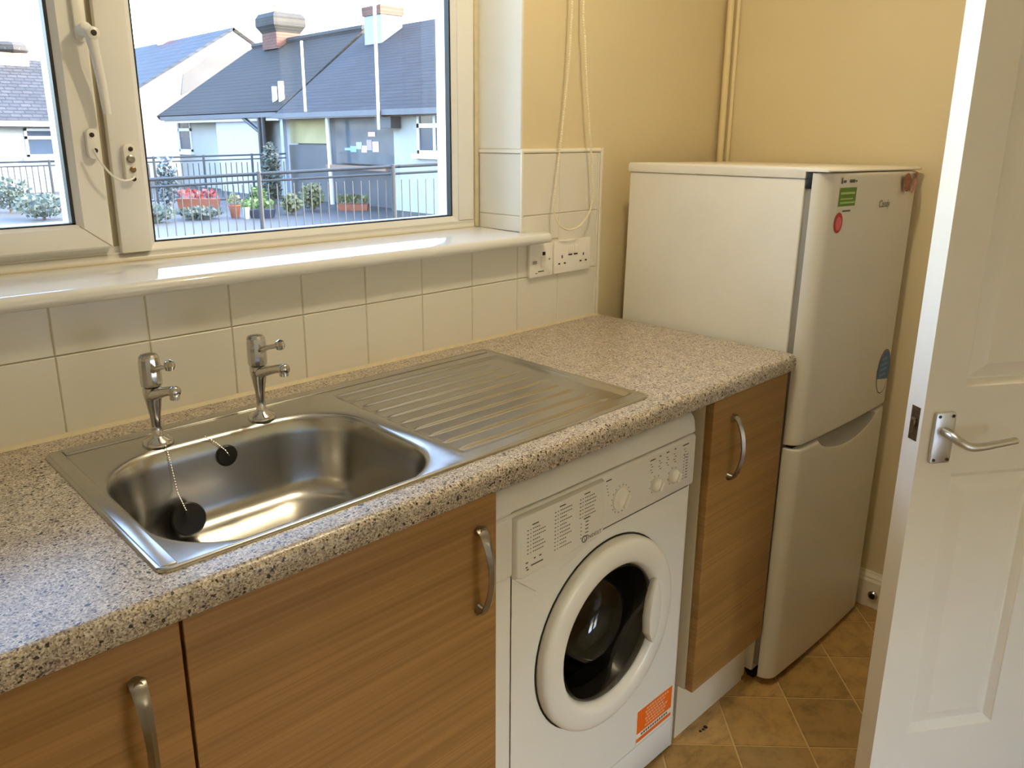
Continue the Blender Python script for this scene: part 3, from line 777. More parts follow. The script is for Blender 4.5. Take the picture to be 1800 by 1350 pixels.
# worktop lid that rolls over the front
lp = [(-0.03, 0.815), (-0.03, wz1), (-0.535, wz1), (-0.548, wz1-0.003), (-0.557, wz1-0.010), (-0.562, wz1-0.020), (-0.5655, 0.806), (-0.5655, 0.800), (-0.55, 0.800)]
lid = MB().prism(lp, lambda p: (wx0+0.001, p[0], p[1]), lambda p: (wx1-0.001, p[0], p[1])).build('lid', M_WHITE, wm, smooth=True, bevel=0.010, seg=4, angle=50)
# control panel
cp = MB().prism([(-0.53, 0.684), (-0.5650, 0.684), (-0.5675, 0.690), (-0.5675, 0.792), (-0.5640, 0.798), (-0.53, 0.798)], lambda p: (wx0+0.003, p[0], p[1]), lambda p: (wx1-0.003, p[0], p[1])).build('control_panel', M_WHITE, wm, bevel=0.002)
# detergent drawer: raised front with a hand recess below it
dr = MB().prism([(0.502, 0.794), (0.7365, 0.794), (0.7365, 0.6885), (0.720, 0.6800), (0.515, 0.6740), (0.502, 0.6800)], lambda p: (p[0], -0.5660, p[1]), lambda p: (p[0]+(0.006 if p[0] < 0.6 else -0.002), -0.5765, p[1]-(0.003 if p[1] > 0.7 else -0.003)))
dro = dr.build('detergent_drawer', M_WHITE, wm, bevel=0.002)
MB().prism([(0.512, 0.674), (0.735, 0.686), (0.722, 0.676), (0.60, 0.638), (0.56, 0.634)], lambda p: (p[0], -0.5618, p[1]), lambda p: (p[0], -0.5655-0.006*(p[1] < 0.65), p[1])).build('drawer_grip', M_WHITE, wm, bevel=0.0015)
# print on the drawer
def bars(rows, y):
    mb = MB()
    for x, z, w, h in rows: mb.add([(x, y, z), (x+w, y, z), (x+w, y, z+h), (x, y, z+h)], [(0, 1, 2, 3)])
    return mb
rows = []
rng = random.Random(3)
for cx_, ztop, lines in ((0.530, 0.770, 7), (0.598, 0.780, 11), (0.664, 0.782, 6)):
    rows.append((cx_+0.012, ztop, 0.016, 0.0024))
    for k in range(lines):
        z = ztop-0.0072*(k+1); rows.append((cx_, z, 0.004, 0.0018)); rows.append((cx_+0.0075, z, 0.0025, 0.0018))
        w = rng.choice((0.018, 0.024, 0.03)); q = cx_+0.014
        while q < cx_+0.014+w: rows.append((q, z, 0.0032, 0.0020)); q += 0.0046
rows.append((0.676, 0.733, 0.018, 0.0026))
for k in range(5): rows.append((0.668, 0.726-0.0072*k, 0.003, 0.002)); rows.append((0.681, 0.726-0.0072*k, 0.009, 0.002))
for x, z, w in ((0.527, 0.7025, 0.006), (0.547, 0.7055, 0.004), (0.560, 0.7055, 0.006), (0.527, 0.694, 0.005), (0.540, 0.694, 0.030), (0.529, 0.689, 0.006)): rows.append((x, z, w, 0.0028))
bars(rows, -0.5768).build('printed_legend', M_PRINT, dro)['kind'] = 'stuff'
# print round the dials
rows = []
kx = [(0.7945, 0.733, 0.0245, 0.0165), (0.9060, 0.7275, 0.0145, 0.0115), (0.9665, 0.7275, 0.0145, 0.0115)]
for (x, z, R, r) in kx:
    for k in range(16 if R > 0.02 else 8):
        a = 2*pi*k/(16 if R > 0.02 else 8)+0.2; rows.append((x+(R+0.0035)*cos(a)-0.0011, z+(R+0.0035)*sin(a)-0.0012, 0.0024, 0.0024))
for x, z, w in ((0.748, 0.781, 0.016), (0.885, 0.782, 0.018), (0.916, 0.783, 0.006), (0.940, 0.784, 0.009), (0.968, 0.784, 0.006), (0.998, 0.783, 0.022)): rows.append((x, z, w, 0.0028))
for x in (0.886, 0.914, 0.940, 0.966, 1.003):
    for k in range(4): rows.append((x+0.004*(k % 2), 0.774-0.006*k, 0.006, 0.0016))
for k in range(9): rows.append((1.012, 0.760-0.0065*k, 0.008, 0.0018)); rows.append((1.004, 0.760-0.0065*k, 0.003, 0.0018))
for k in range(4): rows.append((0.749+0.002*k, 0.772-0.007*k, 0.003, 0.0018))
bars(rows, -0.5679).build('printed_legend', M_PRINT, cp)['kind'] = 'stuff'
for i, (x, z, R, r) in enumerate(kx):
    kb = MB().lathe([(R, 0), (R*0.98, -0.003), (r+0.003, -0.006), (r+0.001, -0.010), (r*0.85, -0.0135), (r*0.5, -0.0150), (r*0.1, -0.0155)], (x, -0.5675, z), 'y', 28).build('dial', M_PLASTIC, wm, smooth=True, angle=40)
    plabel(kb, 'large programme dial' if i == 0 else 'small round dial')
    MB().prism(rrect(-r*0.85, r*0.85, -r*0.26, r*0.26, r*0.2), lambda p: (x+p[0]*0.5-p[1]*0.86, -0.5780, z+p[0]*0.86+p[1]*0.5), lambda p: (x+p[0]*0.5-p[1]*0.86, -0.5865, z+p[0]*0.86+p[1]*0.5)).build('dial_grip', M_PLASTIC, kb, bevel=0.001)
# brand lettering
text_mesh('lettering', 'INDESIT', 0.0112, (0.6875, -0.5768, 0.6897), (1, 0, 0), (0, 0, 1), M_PRINT, dro)
MB().tube([(0.6795+0.0062*cos(2*pi*k/20), -0.5768, 0.6935+0.0062*sin(2*pi*k/20)) for k in range(20)], 0.0009, 6, closed=True).build('emblem', M_PRINT, dro)
bars([(0.6787, 0.6895, 0.0018, 0.0058), (0.6787, 0.6965, 0.0018, 0.0018)], -0.5770).build('emblem', M_PRINT, dro)['kind'] = 'stuff'
# porthole door
dprof = [(pr_, 0.0), (pr_, -0.014), (pr_-0.003, -0.0200), (pr_-0.010, -0.0240), (pr_-0.022, -0.0260), (pr_-0.038, -0.0265), (pr_-0.047, -0.0250), (pr_-0.051, -0.0220), (pr_-0.060, -0.004), (pr_-0.056, 0.003)]
pd = MB().lathe(dprof, (pcx, wy, pcz), 'y', 64, cap=False).build('porthole_ring', M_WHITE, wm, smooth=True, angle=60)
MB().lathe([(pr_+0.0035, -0.0005), (pr_+0.0035, -0.0015), (pr_-0.002, -0.0018)], (pcx, wy, pcz), 'y', 64, cap=False).build('door_seal_line', M_DARK, wm)
gl = MB().lathe([(0.1425, -0.010), (0.138, -0.013), (0.130, 0.004), (0.120, 0.040), (0.104, 0.075), (0.070, 0.092), (0.001, 0.096)], (pcx, wy, pcz), 'y', 48, cap=False).build('porthole_glass', M_DOORGLASS, pd, smooth=True, angle=60)
plabel(gl, 'dark domed porthole glass')
hpoly = []
for k in range(9):
    a = radians(30-62*k/8); hpoly.append((pcx+0.150*cos(a), pcz+0.150*sin(a)))
hpoly += [(pcx+0.108, pcz-0.050), (pcx+0.105, pcz-0.010), (pcx+0.112, pcz+0.030)]
MB().prism(hpoly, lambda p: (p[0], wy-0.012, p[1]), lambda p: (p[0]+(0.004 if p[0] < pcx+0.12 else 0), wy-0.030, p[1])).build('door_grip', M_WHITE, pd, bevel=0.003)
MB().lathe([(0.150, 0.004), (0.144, 0.012), (0.135, 0.030), (0.142, 0.060), (0.150, 0.080)], (pcx, wy, pcz), 'y', 48, cap=False).build('rubber_gasket', mat('grey_rubber', srgb(96, 97, 98), 0.55, var=0.08), wm, smooth=True)
MB().lathe([(0.150, 0.080), (0.215, 0.085), (0.215, 0.38), (0.001, 0.385)], (pcx, wy, pcz), 'y', 48, cap=False).build('drum', M_DRUM, wm, smooth=True)
# kick panel and sticker
box('kick_panel', wx0+0.004, wx1-0.004, wy+0.0005, wy+0.02, 0.012, 0.0915, M_WHITE, wm, bevel=0.002)
for x in (wx0+0.05, wx1-0.05): MB().lathe([(0.022, 0), (0.022, 0.006), (0.010, 0.009), (0.010, 0.014)], (x, -0.50, 0.0), 'z', 16).build('foot', M_BLACK, wm)
st = MB().box(0.896, 1.032, wy-0.0008, wy, 0.0985, 0.1875).build('sticker', mat('sticker_paper', srgb(236, 226, 208), 0.45, var=0.01), wm)
plabel(st, 'orange printed energy sticker')
M_ORANGE = mat('orange_print', srgb(232, 104, 14), 0.45, var=0.03)
M_PEACH = mat('peach_print', srgb(246, 178, 128), 0.5, var=0.03)
bars([(0.8985, 0.1260, 0.131, 0.059), (0.8985, 0.1035, 0.131, 0.0095)], wy-0.0010).build('sticker_band', M_ORANGE, st)['kind'] = 'stuff'
rows = []
for k in range(6):
    q = 0.932-0.004*(k % 2)
    while q < 1.008-0.006*(k % 3): rows.append((q, 0.1745-0.0085*k, 0.007, 0.0052)); q += 0.0095
bars(rows, wy-0.0013).build('sticker_print', M_PEACH, st)['kind'] = 'stuff'
rows = []; q = 0.915
while q < 1.01: rows.append((q, 0.1165, 0.006, 0.006)); q += 0.0085
bars(rows, wy-0.0011).build('sticker_print', M_PRINT, st)['kind'] = 'stuff'

# ------------------------------------------------------------------ fridge freezer (leans a little to the right)
FW, FH, FD = 0.548, 1.335, 0.490
fx0 = 1.4045
fridge = thing('fridge_freezer', 'white fridge freezer beside the end of the worktop', 'fridge freezer', (fx0, -0.565, 0.0), rot=(0, radians(0.95), 0))
# local coordinates: x from the left side, y from the carcass front plane towards the wall (+), z up
L = dict(local=True)
box('cabinet_body', 0, FW, 0, FD, 0.028, FH-0.024, M_FRIDGE, fridge, bevel=0.004, **L)
MB().prism([(-0.052, FH-0.009), (-0.056, FH-0.006), (-0.052, FH-0.002), (-0.040, FH), (FD, FH), (FD+0.004, FH-0.005), (FD+0.004, FH-0.024), (-0.001, FH-0.024), (-0.001, FH-0.009)], lambda p: (-0.003, p[0], p[1]), lambda p: (FW+0.003, p[0], p[1])).build('top_panel', M_PLASTIC, fridge, bevel=0.0012, **L)
def fdoor(name, z0, z1, scoop=False):
    YF_ = -0.052; nx, nz = 56, 44
    def front(u, v):
        x = FW*u; z = z0+(z1-z0)*v
        e = min(x, FW-x); ez = min(z-z0, z1-z)
        y = YF_+0.000
        r = 0.030
        if e < r: y += r-sqrt(max(0, r*r-(r-e)**2))
        y += -0.006*(1-(2*u-1)**2)
        r = 0.006
        if ez < r: y += r-sqrt(max(0, r*r-(r-ez)**2))
        if scoop:
            t = (x-0.290)/0.175
            if abs(t) < 1:
                depth_z = 0.046*(1-t*t)**0.75
                q = (z1-z)/max(1e-4, depth_z)
                if q < 1: y += 0.026*(1-q**1.6)*min(1, (1-abs(t))*5)
        return (x, y, z)
    mb = MB()
    us = sorted(set([0, 0.002, 0.006, 0.012, 0.02, 0.03, 0.042, 0.05]+[i/nx for i in range(3, nx-2)]+[1-q for q in (0, 0.002, 0.006, 0.012, 0.02, 0.03, 0.042)]))
    h = z1-z0
    vs = sorted(set([0, 0.001/h, 0.003/h, 0.007/h]+[i/nz for i in range(1, nz-4)]+[1-q/h for q in (0.0, 0.001, 0.003, 0.006, 0.010, 0.014, 0.018, 0.022, 0.026, 0.03, 0.034, 0.038, 0.042, 0.046, 0.055)]))
    V = [front(u, v) for v in vs for u in us]; A = len(us); B = len(vs)
    F = [(j*A+i, j*A+i+1, (j+1)*A+i+1, (j+1)*A+i) for j in range(B-1) for i in range(A-1)]
    base = len(V); edge = [i for i in range(A)]+[j*A+A-1 for j in range(1, B)]+[(B-1)*A+i for i in range(A-2, -1, -1)]+[j*A for j in range(B-2, 0, -1)]
    for k in edge: V.append((V[k][0], -0.017, V[k][2]))
    m_ = len(edge)
    for k in range(m_): F.append((edge[k], edge[(k+1) % m_], base+(k+1) % m_, base+k))
    F.append(tuple(base+k for k in range(m_)))
    mb.add(V, F)
    o = mb.build(name, M_FRIDGEDOOR, fridge, smooth=True, angle=50, local=True)
    if scoop:
        def patch(u, v):
            x = 0.118+0.344*u; t = (x-0.290)/0.175; dz = 0.044*max(0.0, 1-t*t)**0.75
            p = front(x/FW, (z1-0.0008-dz*v-z0)/(z1-z0)); return (p[0], p[1]-0.0007, p[2])
        g = MB().grid(patch, 40, 12).build('grip_recess_shade', M_GREYPL, fridge, smooth=True, local=True); plabel(g, 'freezer door grip recess with its shade painted grey')  # grey tone stands in for the shade inside the scoop
    return o
SPL = 0.672
plabel(fdoor('fridge_door', SPL+0.005, FH-0.011), 'tall upper fridge door')
plabel(fdoor('freezer_door', 0.022, SPL-0.005, True), 'lower freezer door with scooped grip')
box('door_seal', 0.005, FW-0.005, -0.0175, 0.0, 0.05, FH-0.03, mat('grey_seal', srgb(138, 134, 126), 0.6, var=0.03), fridge, **L)
box('split_shadow', 0.014, FW-0.014, -0.034, -0.017, SPL-0.005, SPL+0.005, M_DARK, fridge, **L)
plabel(MB().box(0.0005, 0.020, -0.0165, -0.001, FH-0.046, FH-0.0245).box(0.0005, 0.020, -0.024, -0.004, FH-0.0255, FH-0.0105).build('hinge', M_BLACK, fridge, bevel=0.001, **L), 'black door hinge')
for x in (0.05, FW-0.05): MB().lathe([(0.020, 0), (0.020, 0.012), (0.010, 0.016), (0.010, 0.03)], (x, 0.03, 0.0), 'z', 14).build('foot', M_BLACK, fridge, **L)
for x in (0.05, FW-0.05): MB().lathe([(0.020, 0), (0.020, 0.012), (0.010, 0.016), (0.010, 0.03)], (x, FD-0.04, 0.0), 'z', 14).build('foot', M_BLACK, fridge, **L)
box('base_grille', 0.01, FW-0.01, -0.002, 0.02, 0.004, 0.028, M_DARK, fridge, **L)
# stickers and badge (front face lies near y = -0.055 here)
def fy(x): return -0.0524-0.006*(1-(2*x/FW-1)**2)
def decal(poly, x, z, name, m, lift=0.0006, sub=None):
    n_ = len(poly); V = [(x+p[0], fy(x+p[0])-lift, z+p[1]) for p in poly]
    o = MB().add(V, [tuple(range(n_))]).build(name, m, fridge if sub is None else sub, local=True if sub is None else False)
    return o
def dquads(rws, name, m, lift):
    mb = MB()
    for x, z, w, h in rws:
        mb.add([(x, fy(x)-lift, z), (x+w, fy(x+w)-lift, z), (x+w, fy(x+w)-lift, z+h), (x, fy(x)-lift, z+h)], [(0, 1, 2, 3)])
    o = mb.build(name, m, fridge, local=True); o['kind'] = 'stuff'; return o
ell = lambda a, b, k=28: [(a*cos(2*pi*i/k), b*sin(2*pi*i/k)) for i in range(k)]
M_GREEN = mat('green_print', srgb(86, 128, 30), 0.5, var=0.05)
M_PALE = mat('pale_green_print', srgb(170, 190, 120), 0.5)
g_ = decal([(-0.042, -0.021), (0.042, -0.021), (0.042, 0.021), (-0.042, 0.021)], 0.103, 1.270, 'sticker', M_GREEN); plabel(g_, 'green rectangular sticker')
dquads([(0.068, 1.276, 0.070, 0.005), (0.068, 1.264, 0.062, 0.003), (0.068, 1.255, 0.074, 0.004)], 'sticker_print', M_PALE, 0.0009)
dquads([(0.064, 1.300, 0.006, 0.014), (0.074, 1.302, 0.014, 0.006), (0.104, 1.302, 0.028, 0.007), (0.136, 1.303, 0.006, 0.005), (0.084, 1.236, 0.040, 0.004)], 'sticker_print', M_PRINT, 0.0008)
M_RED = mat('red_print', srgb(176, 26, 40), 0.45, var=0.05)
r_ = decal(ell(0.021, 0.0235), 0.071, 1.212, 'sticker', M_RED); plabel(r_, 'small round red sticker')
decal(ell(0.014, 0.016), 0.072, 1.210, 'sticker_print', mat('pink_print', srgb(214, 96, 108), 0.5, var=0.15, vscale=160), 0.0010)
M_BLUE = mat('blue_print', srgb(52, 98, 150), 0.4, var=0.12, vscale=90)
decal(ell(0.0475, 0.0635), 0.478, 0.781, 'sticker', mat('sticker_outline', srgb(48, 54, 58), 0.5), 0.0004)
s0 = decal(ell(0.045, 0.061), 0.478, 0.781, 'sticker', mat('white_sticker', srgb(224, 220, 206), 0.4)); plabel(s0, 'oval blue and white sticker')
decal([(0.045*cos(a), 0.060*sin(a)) for a in [radians(-28+222*i/26) for i in range(27)]], 0.478, 0.781, 'sticker_print', M_BLUE, 0.0010)
dquads([(0.455, 0.815, 0.035, 0.006), (0.449, 0.800, 0.050, 0.006), (0.447, 0.785, 0.052, 0.006), (0.447, 0.770, 0.046, 0.006)], 'sticker_print', mat('pale_blue_print', srgb(110, 146, 184), 0.5), 0.0013)
text_mesh('lettering', 'Candy', 0.026, (0.282, fy(0.3)-0.0004, 1.238), (1, 0, 0), (0, 0, 1), M_PRINT, fridge, shear=0.2, local=True)
M_BFLY = mat('butterfly_decal', srgb(150, 96, 74), 0.5, var=0.35, vscale=140)
def butterfly(x, z, s, rot, m):
    mb = MB()
    for sx in (-1, 1):
        for (a, b, cx_, cz_) in ((0.012, 0.017, 0.011, 0.010), (0.009, 0.011, 0.009, -0.010)):
            V = []
            for p in ell(a, b, 14):
                q = (sx*(cx_+p[0])*s, (cz_+p[1])*s); xx = x+q[0]*cos(rot)-q[1]*sin(rot); zz = z+q[0]*sin(rot)+q[1]*cos(rot)
                V.append((xx, fy(min(xx, FW-0.02))-0.0012-0.006*abs(q[0])/(0.02), zz))
            mb.add(V, [tuple(range(14))])
    return plabel(mb.build('butterfly_sticker', m, fridge, local=True), 'pinkish brown butterfly sticker')
butterfly(0.436, 1.290, 1.0, 0.3, M_BFLY)
butterfly(0.488, 1.286, 0.85, -0.3, mat('pink_decal', srgb(186, 136, 116), 0.5, var=0.3, vscale=140))
butterfly(0.506, 1.308, 0.5, 0.2, M_BFLY)

# ------------------------------------------------------------------ sockets
def plate(t, x0, x1, z0, z1):
    o = MB().prism(rrect(x0, x1, z0, z1, 0.004, 4), lambda p: (p[0], 0.0, p[1]), lambda p: (p[0], -0.011, p[1])).build('faceplate', M_PLASTIC, t, bevel=0.0025)
    return o
yS = -0.0112
t = thing('fused_switch', 'white fused switch on the tiles under the sill end', 'switch', (1.153, 0, 1.05))
pl = plate(t, 1.1095, 1.1965, 1.0485, 1.1345)
box('rocker', 1.1495, 1.1640, -0.0145, -0.010, 1.074, 1.100, M_PLASTIC, t, bevel=0.0015)
box('indicator', 1.1560, 1.1660, -0.0122, -0.010, 1.104, 1.113, M_DARK, t)
box('fuse_holder', 1.120, 1.134, -0.0135, -0.010, 1.084, 1.092, M_GREYPL, t, bevel=0.001)
box('screw', 1.1800, 1.1845, -0.0122, -0.010, 1.0905, 1.0945, M_GREYPL, t)
bars([(1.140, 1.0615, 0.022, 0.003), (1.130, 1.058, 0.008, 0.002)], -0.0113).build('printed_legend', M_PRINT, pl)['kind'] = 'stuff'
t = thing('double_socket', 'white double power socket on the tiles beside the fused switch', 'socket', (1.275, 0, 1.05))
pl = plate(t, 1.2010, 1.3490, 1.0490, 1.1360)
for cx_ in (1.232, 1.318):
    for dx, dz, w, h in ((0, 0.010, 0.0035, 0.008), (-0.011, -0.008, 0.0065, 0.004), (0.011, -0.008, 0.0065, 0.004)):
        box('pin_hole', cx_+dx-w/2, cx_+dx+w/2, -0.0118, -0.0100, 1.083+dz-h/2, 1.083+dz+h/2, M_DARK, pl)
for cx_ in (1.264, 1.286):
    box('rocker', cx_-0.0075, cx_+0.0075, -0.0148, -0.010, 1.098, 1.120, M_PLASTIC, t, bevel=0.0015)
    box('switch_gap', cx_-0.0075, cx_+0.0075, -0.0122, -0.0100, 1.0945, 1.0975, M_DARK, pl)

# ------------------------------------------------------------------ blind cord loop and rolled blind above
def catmull(P, n=10):
    P = [Vector(p) for p in P]; out = []
    for i in range(len(P)-1):
        p0, p1, p2, p3 = P[max(0, i-1)], P[i], P[i+1], P[min(len(P)-1, i+2)]
        for k in range(n):
            t = k/n; out.append(0.5*((2*p1)+(-p0+p2)*t+(2*p0-5*p1+4*p2-p3)*t*t+(-p0+3*p1-3*p2+p3)*t**3))
    out.append(P[-1]); return out
cp_ = [at(*p, y=-0.035) for p in ((1006, -6), (1004, 40), (1000, 110), (992, 190), (984, 265), (976, 330), (974, 370), (983, 395), (1002, 404), (1024, 392), (1040, 360), (1041, 300), (1036, 220), (1031, 140), (1028, 60), (1026, -6))]
zt = 2.25
first, last = cp_[0].copy(), cp_[-1].copy(); first = Vector((1.228, -0.035, zt)); last = Vector((1.262, -0.035, zt))
path = catmull([first]+cp_+[last], 12)
# even spacing for the beads
dense = [path[0]]; acc = 0
for a, b in zip(path[:-1], path[1:]):
    d = (b-a).length; k = 0
    while acc+d*(1) >= 0.0030 and d > 1e-7:
        need = 0.0030-acc; a = a+(b-a)*(need/d); d = (b-a).length; dense.append(a.copy()); acc = 0
        if d < 1e-7: break
    acc += d
cord = MB().tube(dense, lambda i: 0.0029 if i % 2 == 0 else 0.0017, 7).build('blind_cord', mat('cord_white', srgb(232, 220, 190), 0.4, var=0.02), smooth=True)
tag(cord, 'long white beaded blind cord loop hanging against the cream wall', 'cord')
rb = thing('roller_blind', 'rolled up white roller blind fixed above the window', 'blind', (0.0, -0.04, 2.25))
MB().lathe([(0.024, 0), (0.024, 2.54)], (-1.30, -0.035, 2.275), 'x', 24).build('blind_roll', M_REVEAL, rb, smooth=True)
for x in (-1.305, 1.235):
    MB().box(x, x+0.02, -0.065, 0.008, 2.245, 2.305).build('bracket', M_PLASTIC, rb, bevel=0.002)

# ------------------------------------------------------------------ pipes in the corner
for i, (x, y, r, lab) in enumerate(((1.9735, -0.012, 0.0105, 'wider cream painted pipe running up the wall corner, nearer the window'), (1.9905, -0.028, 0.0068, 'thinner cream painted pipe running up the wall corner against the end wall'))):
    p = MB().tube([(x, y, -0.002), (x, y, 0.6), (x, y, 1.2), (x, y, 1.8), (x, y, ZC)], r, 14).build('wall_pipe', M_PIPE, smooth=True)
    tag(p, lab, 'pipe')

# ------------------------------------------------------------------ small things on wall and floor
ds = thing('door_stop', 'small round metal door stop on the baseboard', 'door stop', (XEND-0.018, -0.648, 0.03))
MB().lathe([(0.0145, 0), (0.0145, -0.006), (0.011, -0.010), (0.009, -0.010), (0.009, -0.006)], (XEND-0.018, -0.648, 0.044), 'x', 20).build('cup', M_CHROME, ds, smooth=True, angle=40)
MB().lathe([(0.0085, -0.004), (0.0085, -0.012), (0.004, -0.014)], (XEND-0.018, -0.648, 0.044), 'x', 16).build('rubber_tip', M_BLACK, ds, smooth=True)
cb = MB(); rng = random.Random(5)
for (px, py, s) in ((1240, 1279, 0.006), (1231, 1286, 0.004), (1236, 1283, 0.004)):
    c = at(px, py, z=0.0)
    cb.lathe([(s*0.6, 0), (s, s*0.3), (s*0.5, s*0.7)], (c.x, c.y, 0.0), 'z', 6)
tag(cb.build('crumb', M_DARK), 'dark crumb of dirt on the floor before the plinth', 'crumb')
wc = at(1303, 1190, z=0.0)
tag(MB().box(wc.x-0.012, wc.x+0.014, wc.y-0.008, wc.y+0.010, 0.0, 0.012).build('wood_offcut', mat('raw_wood', srgb(150, 116, 56), 0.7, var=0.15, vscale=60), bevel=0.001), 'small scrap of wood on the floor by the fridge foot', 'offcut')

# ------------------------------------------------------------------ panelled door, standing open
AZ = radians(123)
dd = Vector((sin(AZ), cos(AZ), 0)); de = Vector((-dd.y, dd.x, 0))
DT, DWID, DHT = 0.0440, 0.724, 1.978
K = 0.95
Bc = Vector((CAM.x+K*(1.290-CAM.x), CAM.y+K*(-0.889-CAM.y), 0)); Nc = Bc-DT*de
door = thing('door_1', 'white gloss panelled door standing open beside the fridge freezer', 'door', (Nc.x, Nc.y, 0.006), kind='structure', rot=(0, 0, atan2(dd.y, dd.x)))
# local: x along the door from its free edge, y into its thickness, z up
st_l, pw = 0.079, 0.198; mid_ = DWID-2*st_l-2*pw
PZ = [(0.190, 0.778), (0.952, 1.600), (1.700, 1.868)]
rails = [(0, PZ[0][0]), (PZ[0][1], PZ[1][0]), (PZ[1][1], PZ[2][0]), (PZ[2][1], DHT)]
# one leaf, with the panel fields set in
lf = MB()
def leafbox(x0, x1, z0, z1): lf.box(x0, x1, 0.0, DT, z0, z1)
for z0, z1 in rails: leafbox(0, DWID, z0, z1)
for z0, z1 in PZ:
    leafbox(0, st_l, z0, z1); leafbox(st_l+pw, st_l+pw+mid_, z0, z1); leafbox(DWID-st_l, DWID, z0, z1)
leaf = lf.build('leaf', M_DOORPAINT, door, local=True)
for z0, z1 in PZ:
    for x0 in (st_l, st_l+pw+mid_):
        x1 = x0+pw
        loops = [(0.0, 0.0), (0.0015, 0.0025), (0.011, 0.0130), (0.0135, 0.0138), (0.040, 0.0040), (0.042, 0.0036)]
        V = []; F = []
        for side in (0, 1):
            b0 = len(V)
            for ins, dep in loops:
                y = dep if side == 0 else DT-dep
                V += [(x0+ins, y, z0+ins), (x1-ins, y, z0+ins), (x1-ins, y, z1-ins), (x0+ins, y, z1-ins)]
            for q in range(len(loops)-1):
                for k in range(4): F.append((b0+q*4+k, b0+q*4+(k+1) % 4, b0+q*4+4+(k+1) % 4, b0+q*4+4+k))
            e_ = b0+(len(loops)-1)*4; F.append((e_, e_+1, e_+2, e_+3))
        MB().add(V, F).build('panel', M_DOORPAINT, door, local=True)
# latch in the edge, lever handle
box('latch_plate', -0.0006, 0.0005, 0.008, 0.030, 0.846, 0.912, M_BRASS, door, local=True)
box('latch_bolt', -0.006, 0.0, 0.013, 0.024, 0.874, 0.890, M_BRASS, door, local=True, bevel=0.001)
lh = MB().prism(rrect(0.022, 0.064, 0.806, 0.906, 0.005, 4), lambda p: (p[0], 0.0, p[1]), lambda p: (p[0], -0.0085, p[1])).build('lever_backplate', M_ALU, door, local=True, bevel=0.0015)
plabel(lh, 'satin aluminium lever handle plate')
for x in (0.029, 0.057):
    for z in (0.899, 0.813):
        s_ = MB().lathe([(0.0030, 0), (0.0030, -0.001)], (x, -0.0088, z), 'y', 10).build('screw', M_SPOT, door, local=True)
lev = MB().tube(catmull([(0.043, -0.008, 0.869), (0.044, -0.030, 0.867), (0.050, -0.043, 0.860), (0.066, -0.049, 0.853), (0.090, -0.050, 0.852), (0.125, -0.050, 0.856), (0.160, -0.049, 0.859)], 5), lambda i: 0.0092-0.00009*i, 14).build('lever', M_ALU, door, smooth=True, local=True)
plabel(lev, 'curved satin aluminium lever')
MB().tube(catmull([(0.043, DT+0.008, 0.869), (0.044, DT+0.030, 0.867), (0.066, DT+0.049, 0.853), (0.160, DT+0.049, 0.859)], 6), 0.0088, 12).build('lever', M_ALU, door, smooth=True, local=True)
# door lining post that carries the hinges, against the end wall
hp = Nc+dd*DWID
trim = box('trim_1', hp.x+0.004, XEND, hp.y-0.06, hp.y+0.05, 0.0, 2.05, M_DOORPAINT)
tag(trim, 'white door lining post carrying the open panelled door', 'door frame', kind='structure')

# ------------------------------------------------------------------ ceiling lamp
def ceiling_lamp(pos, power, radius, label):
    lamp = thing('ceiling_lamp', label, 'lamp', (pos[0], pos[1], ZC))
    MB().lathe([(0.055, 0.0), (0.055, -0.018), (0.030, -0.030)], (pos[0], pos[1], ZC), 'z', 28).build('lamp_base', M_PLASTIC, lamp, smooth=True, angle=40)
    d = bpy.data.lights.new('bulb', 'POINT'); d.energy = power; d.color = LAMP_COLOR; d.shadow_soft_size = radius
    o = bpy.data.objects.new('bulb', d); col.objects.link(o); o.location = pos; adopt(o, lamp)
ceiling_lamp(LAMP_POS, LAMP_POWER, 0.035, 'small round ceiling lamp above the washing machine')

# ================================================================== outside
GZ = -0.22
M_TARMAC = mat('tarmac', srgb(56, 59, 61), 0.6, var=0.12, vscale=2.5)
ground = box('ground', -60, 60, -60, 90, -0.60, GZ, M_TARMAC)
tag(ground, 'grey paved yard between the window and the houses', 'ground', kind='structure')
M_RENDER = mat('white_render', srgb(151, 153, 151), 0.85, var=0.05, vscale=1.2, bump=0.05, bscale=20)
M_RENDER2 = mat('stained_render', srgb(136, 137, 136), 0.85, var=0.16, vscale=0.9)
M_SLATE = roof_mat('blue_slate', srgb(30, 33, 42), srgb(36, 40, 47), srgb(22, 24, 31), 'y', 0.085, 0.30)
M_TILES = roof_mat('dark_roof_tile', srgb(21, 22, 23), srgb(25, 27, 27), srgb(4, 5, 6), 'y', 0.115, 0.33)
M_TILESX = roof_mat('grey_roof_tile', srgb(41, 45, 52), srgb(54, 56, 62), srgb(27, 30, 37), 'x', 0.10, 0.28)
M_BLUEROOF = roof_mat('far_slate', srgb(40, 50, 63), srgb(45, 54, 68), srgb(34, 43, 56), 'y', 0.20, 0.40)
M_FASCIA = mat('white_fascia', srgb(202, 204, 205), 0.5, var=0.03)
M_GUTTER = mat('grey_gutter', srgb(69, 74, 83), 0.5, var=0.05)
M_BRICK = roof_mat('chimney_brick', srgb(102, 57, 47), srgb(87, 50, 43), srgb(85, 76, 70), 'y', 0.09, 0.24)
M_GREYBRICK = roof_mat('weathered_brick', srgb(46, 48, 52), srgb(40, 42, 46), srgb(56, 56, 56), 'y', 0.09, 0.24)
M_WPANE = mat('house_window_glass', srgb(53, 66, 83), 0.08, var=0.15, vscale=1.5)
M_POT = mat('terracotta_pot', srgb(134, 76, 55), 0.7, var=0.08, vscale=12)
M_PORCH = mat('porch_grey', srgb(66, 69, 74), 0.6, var=0.15, vscale=2)
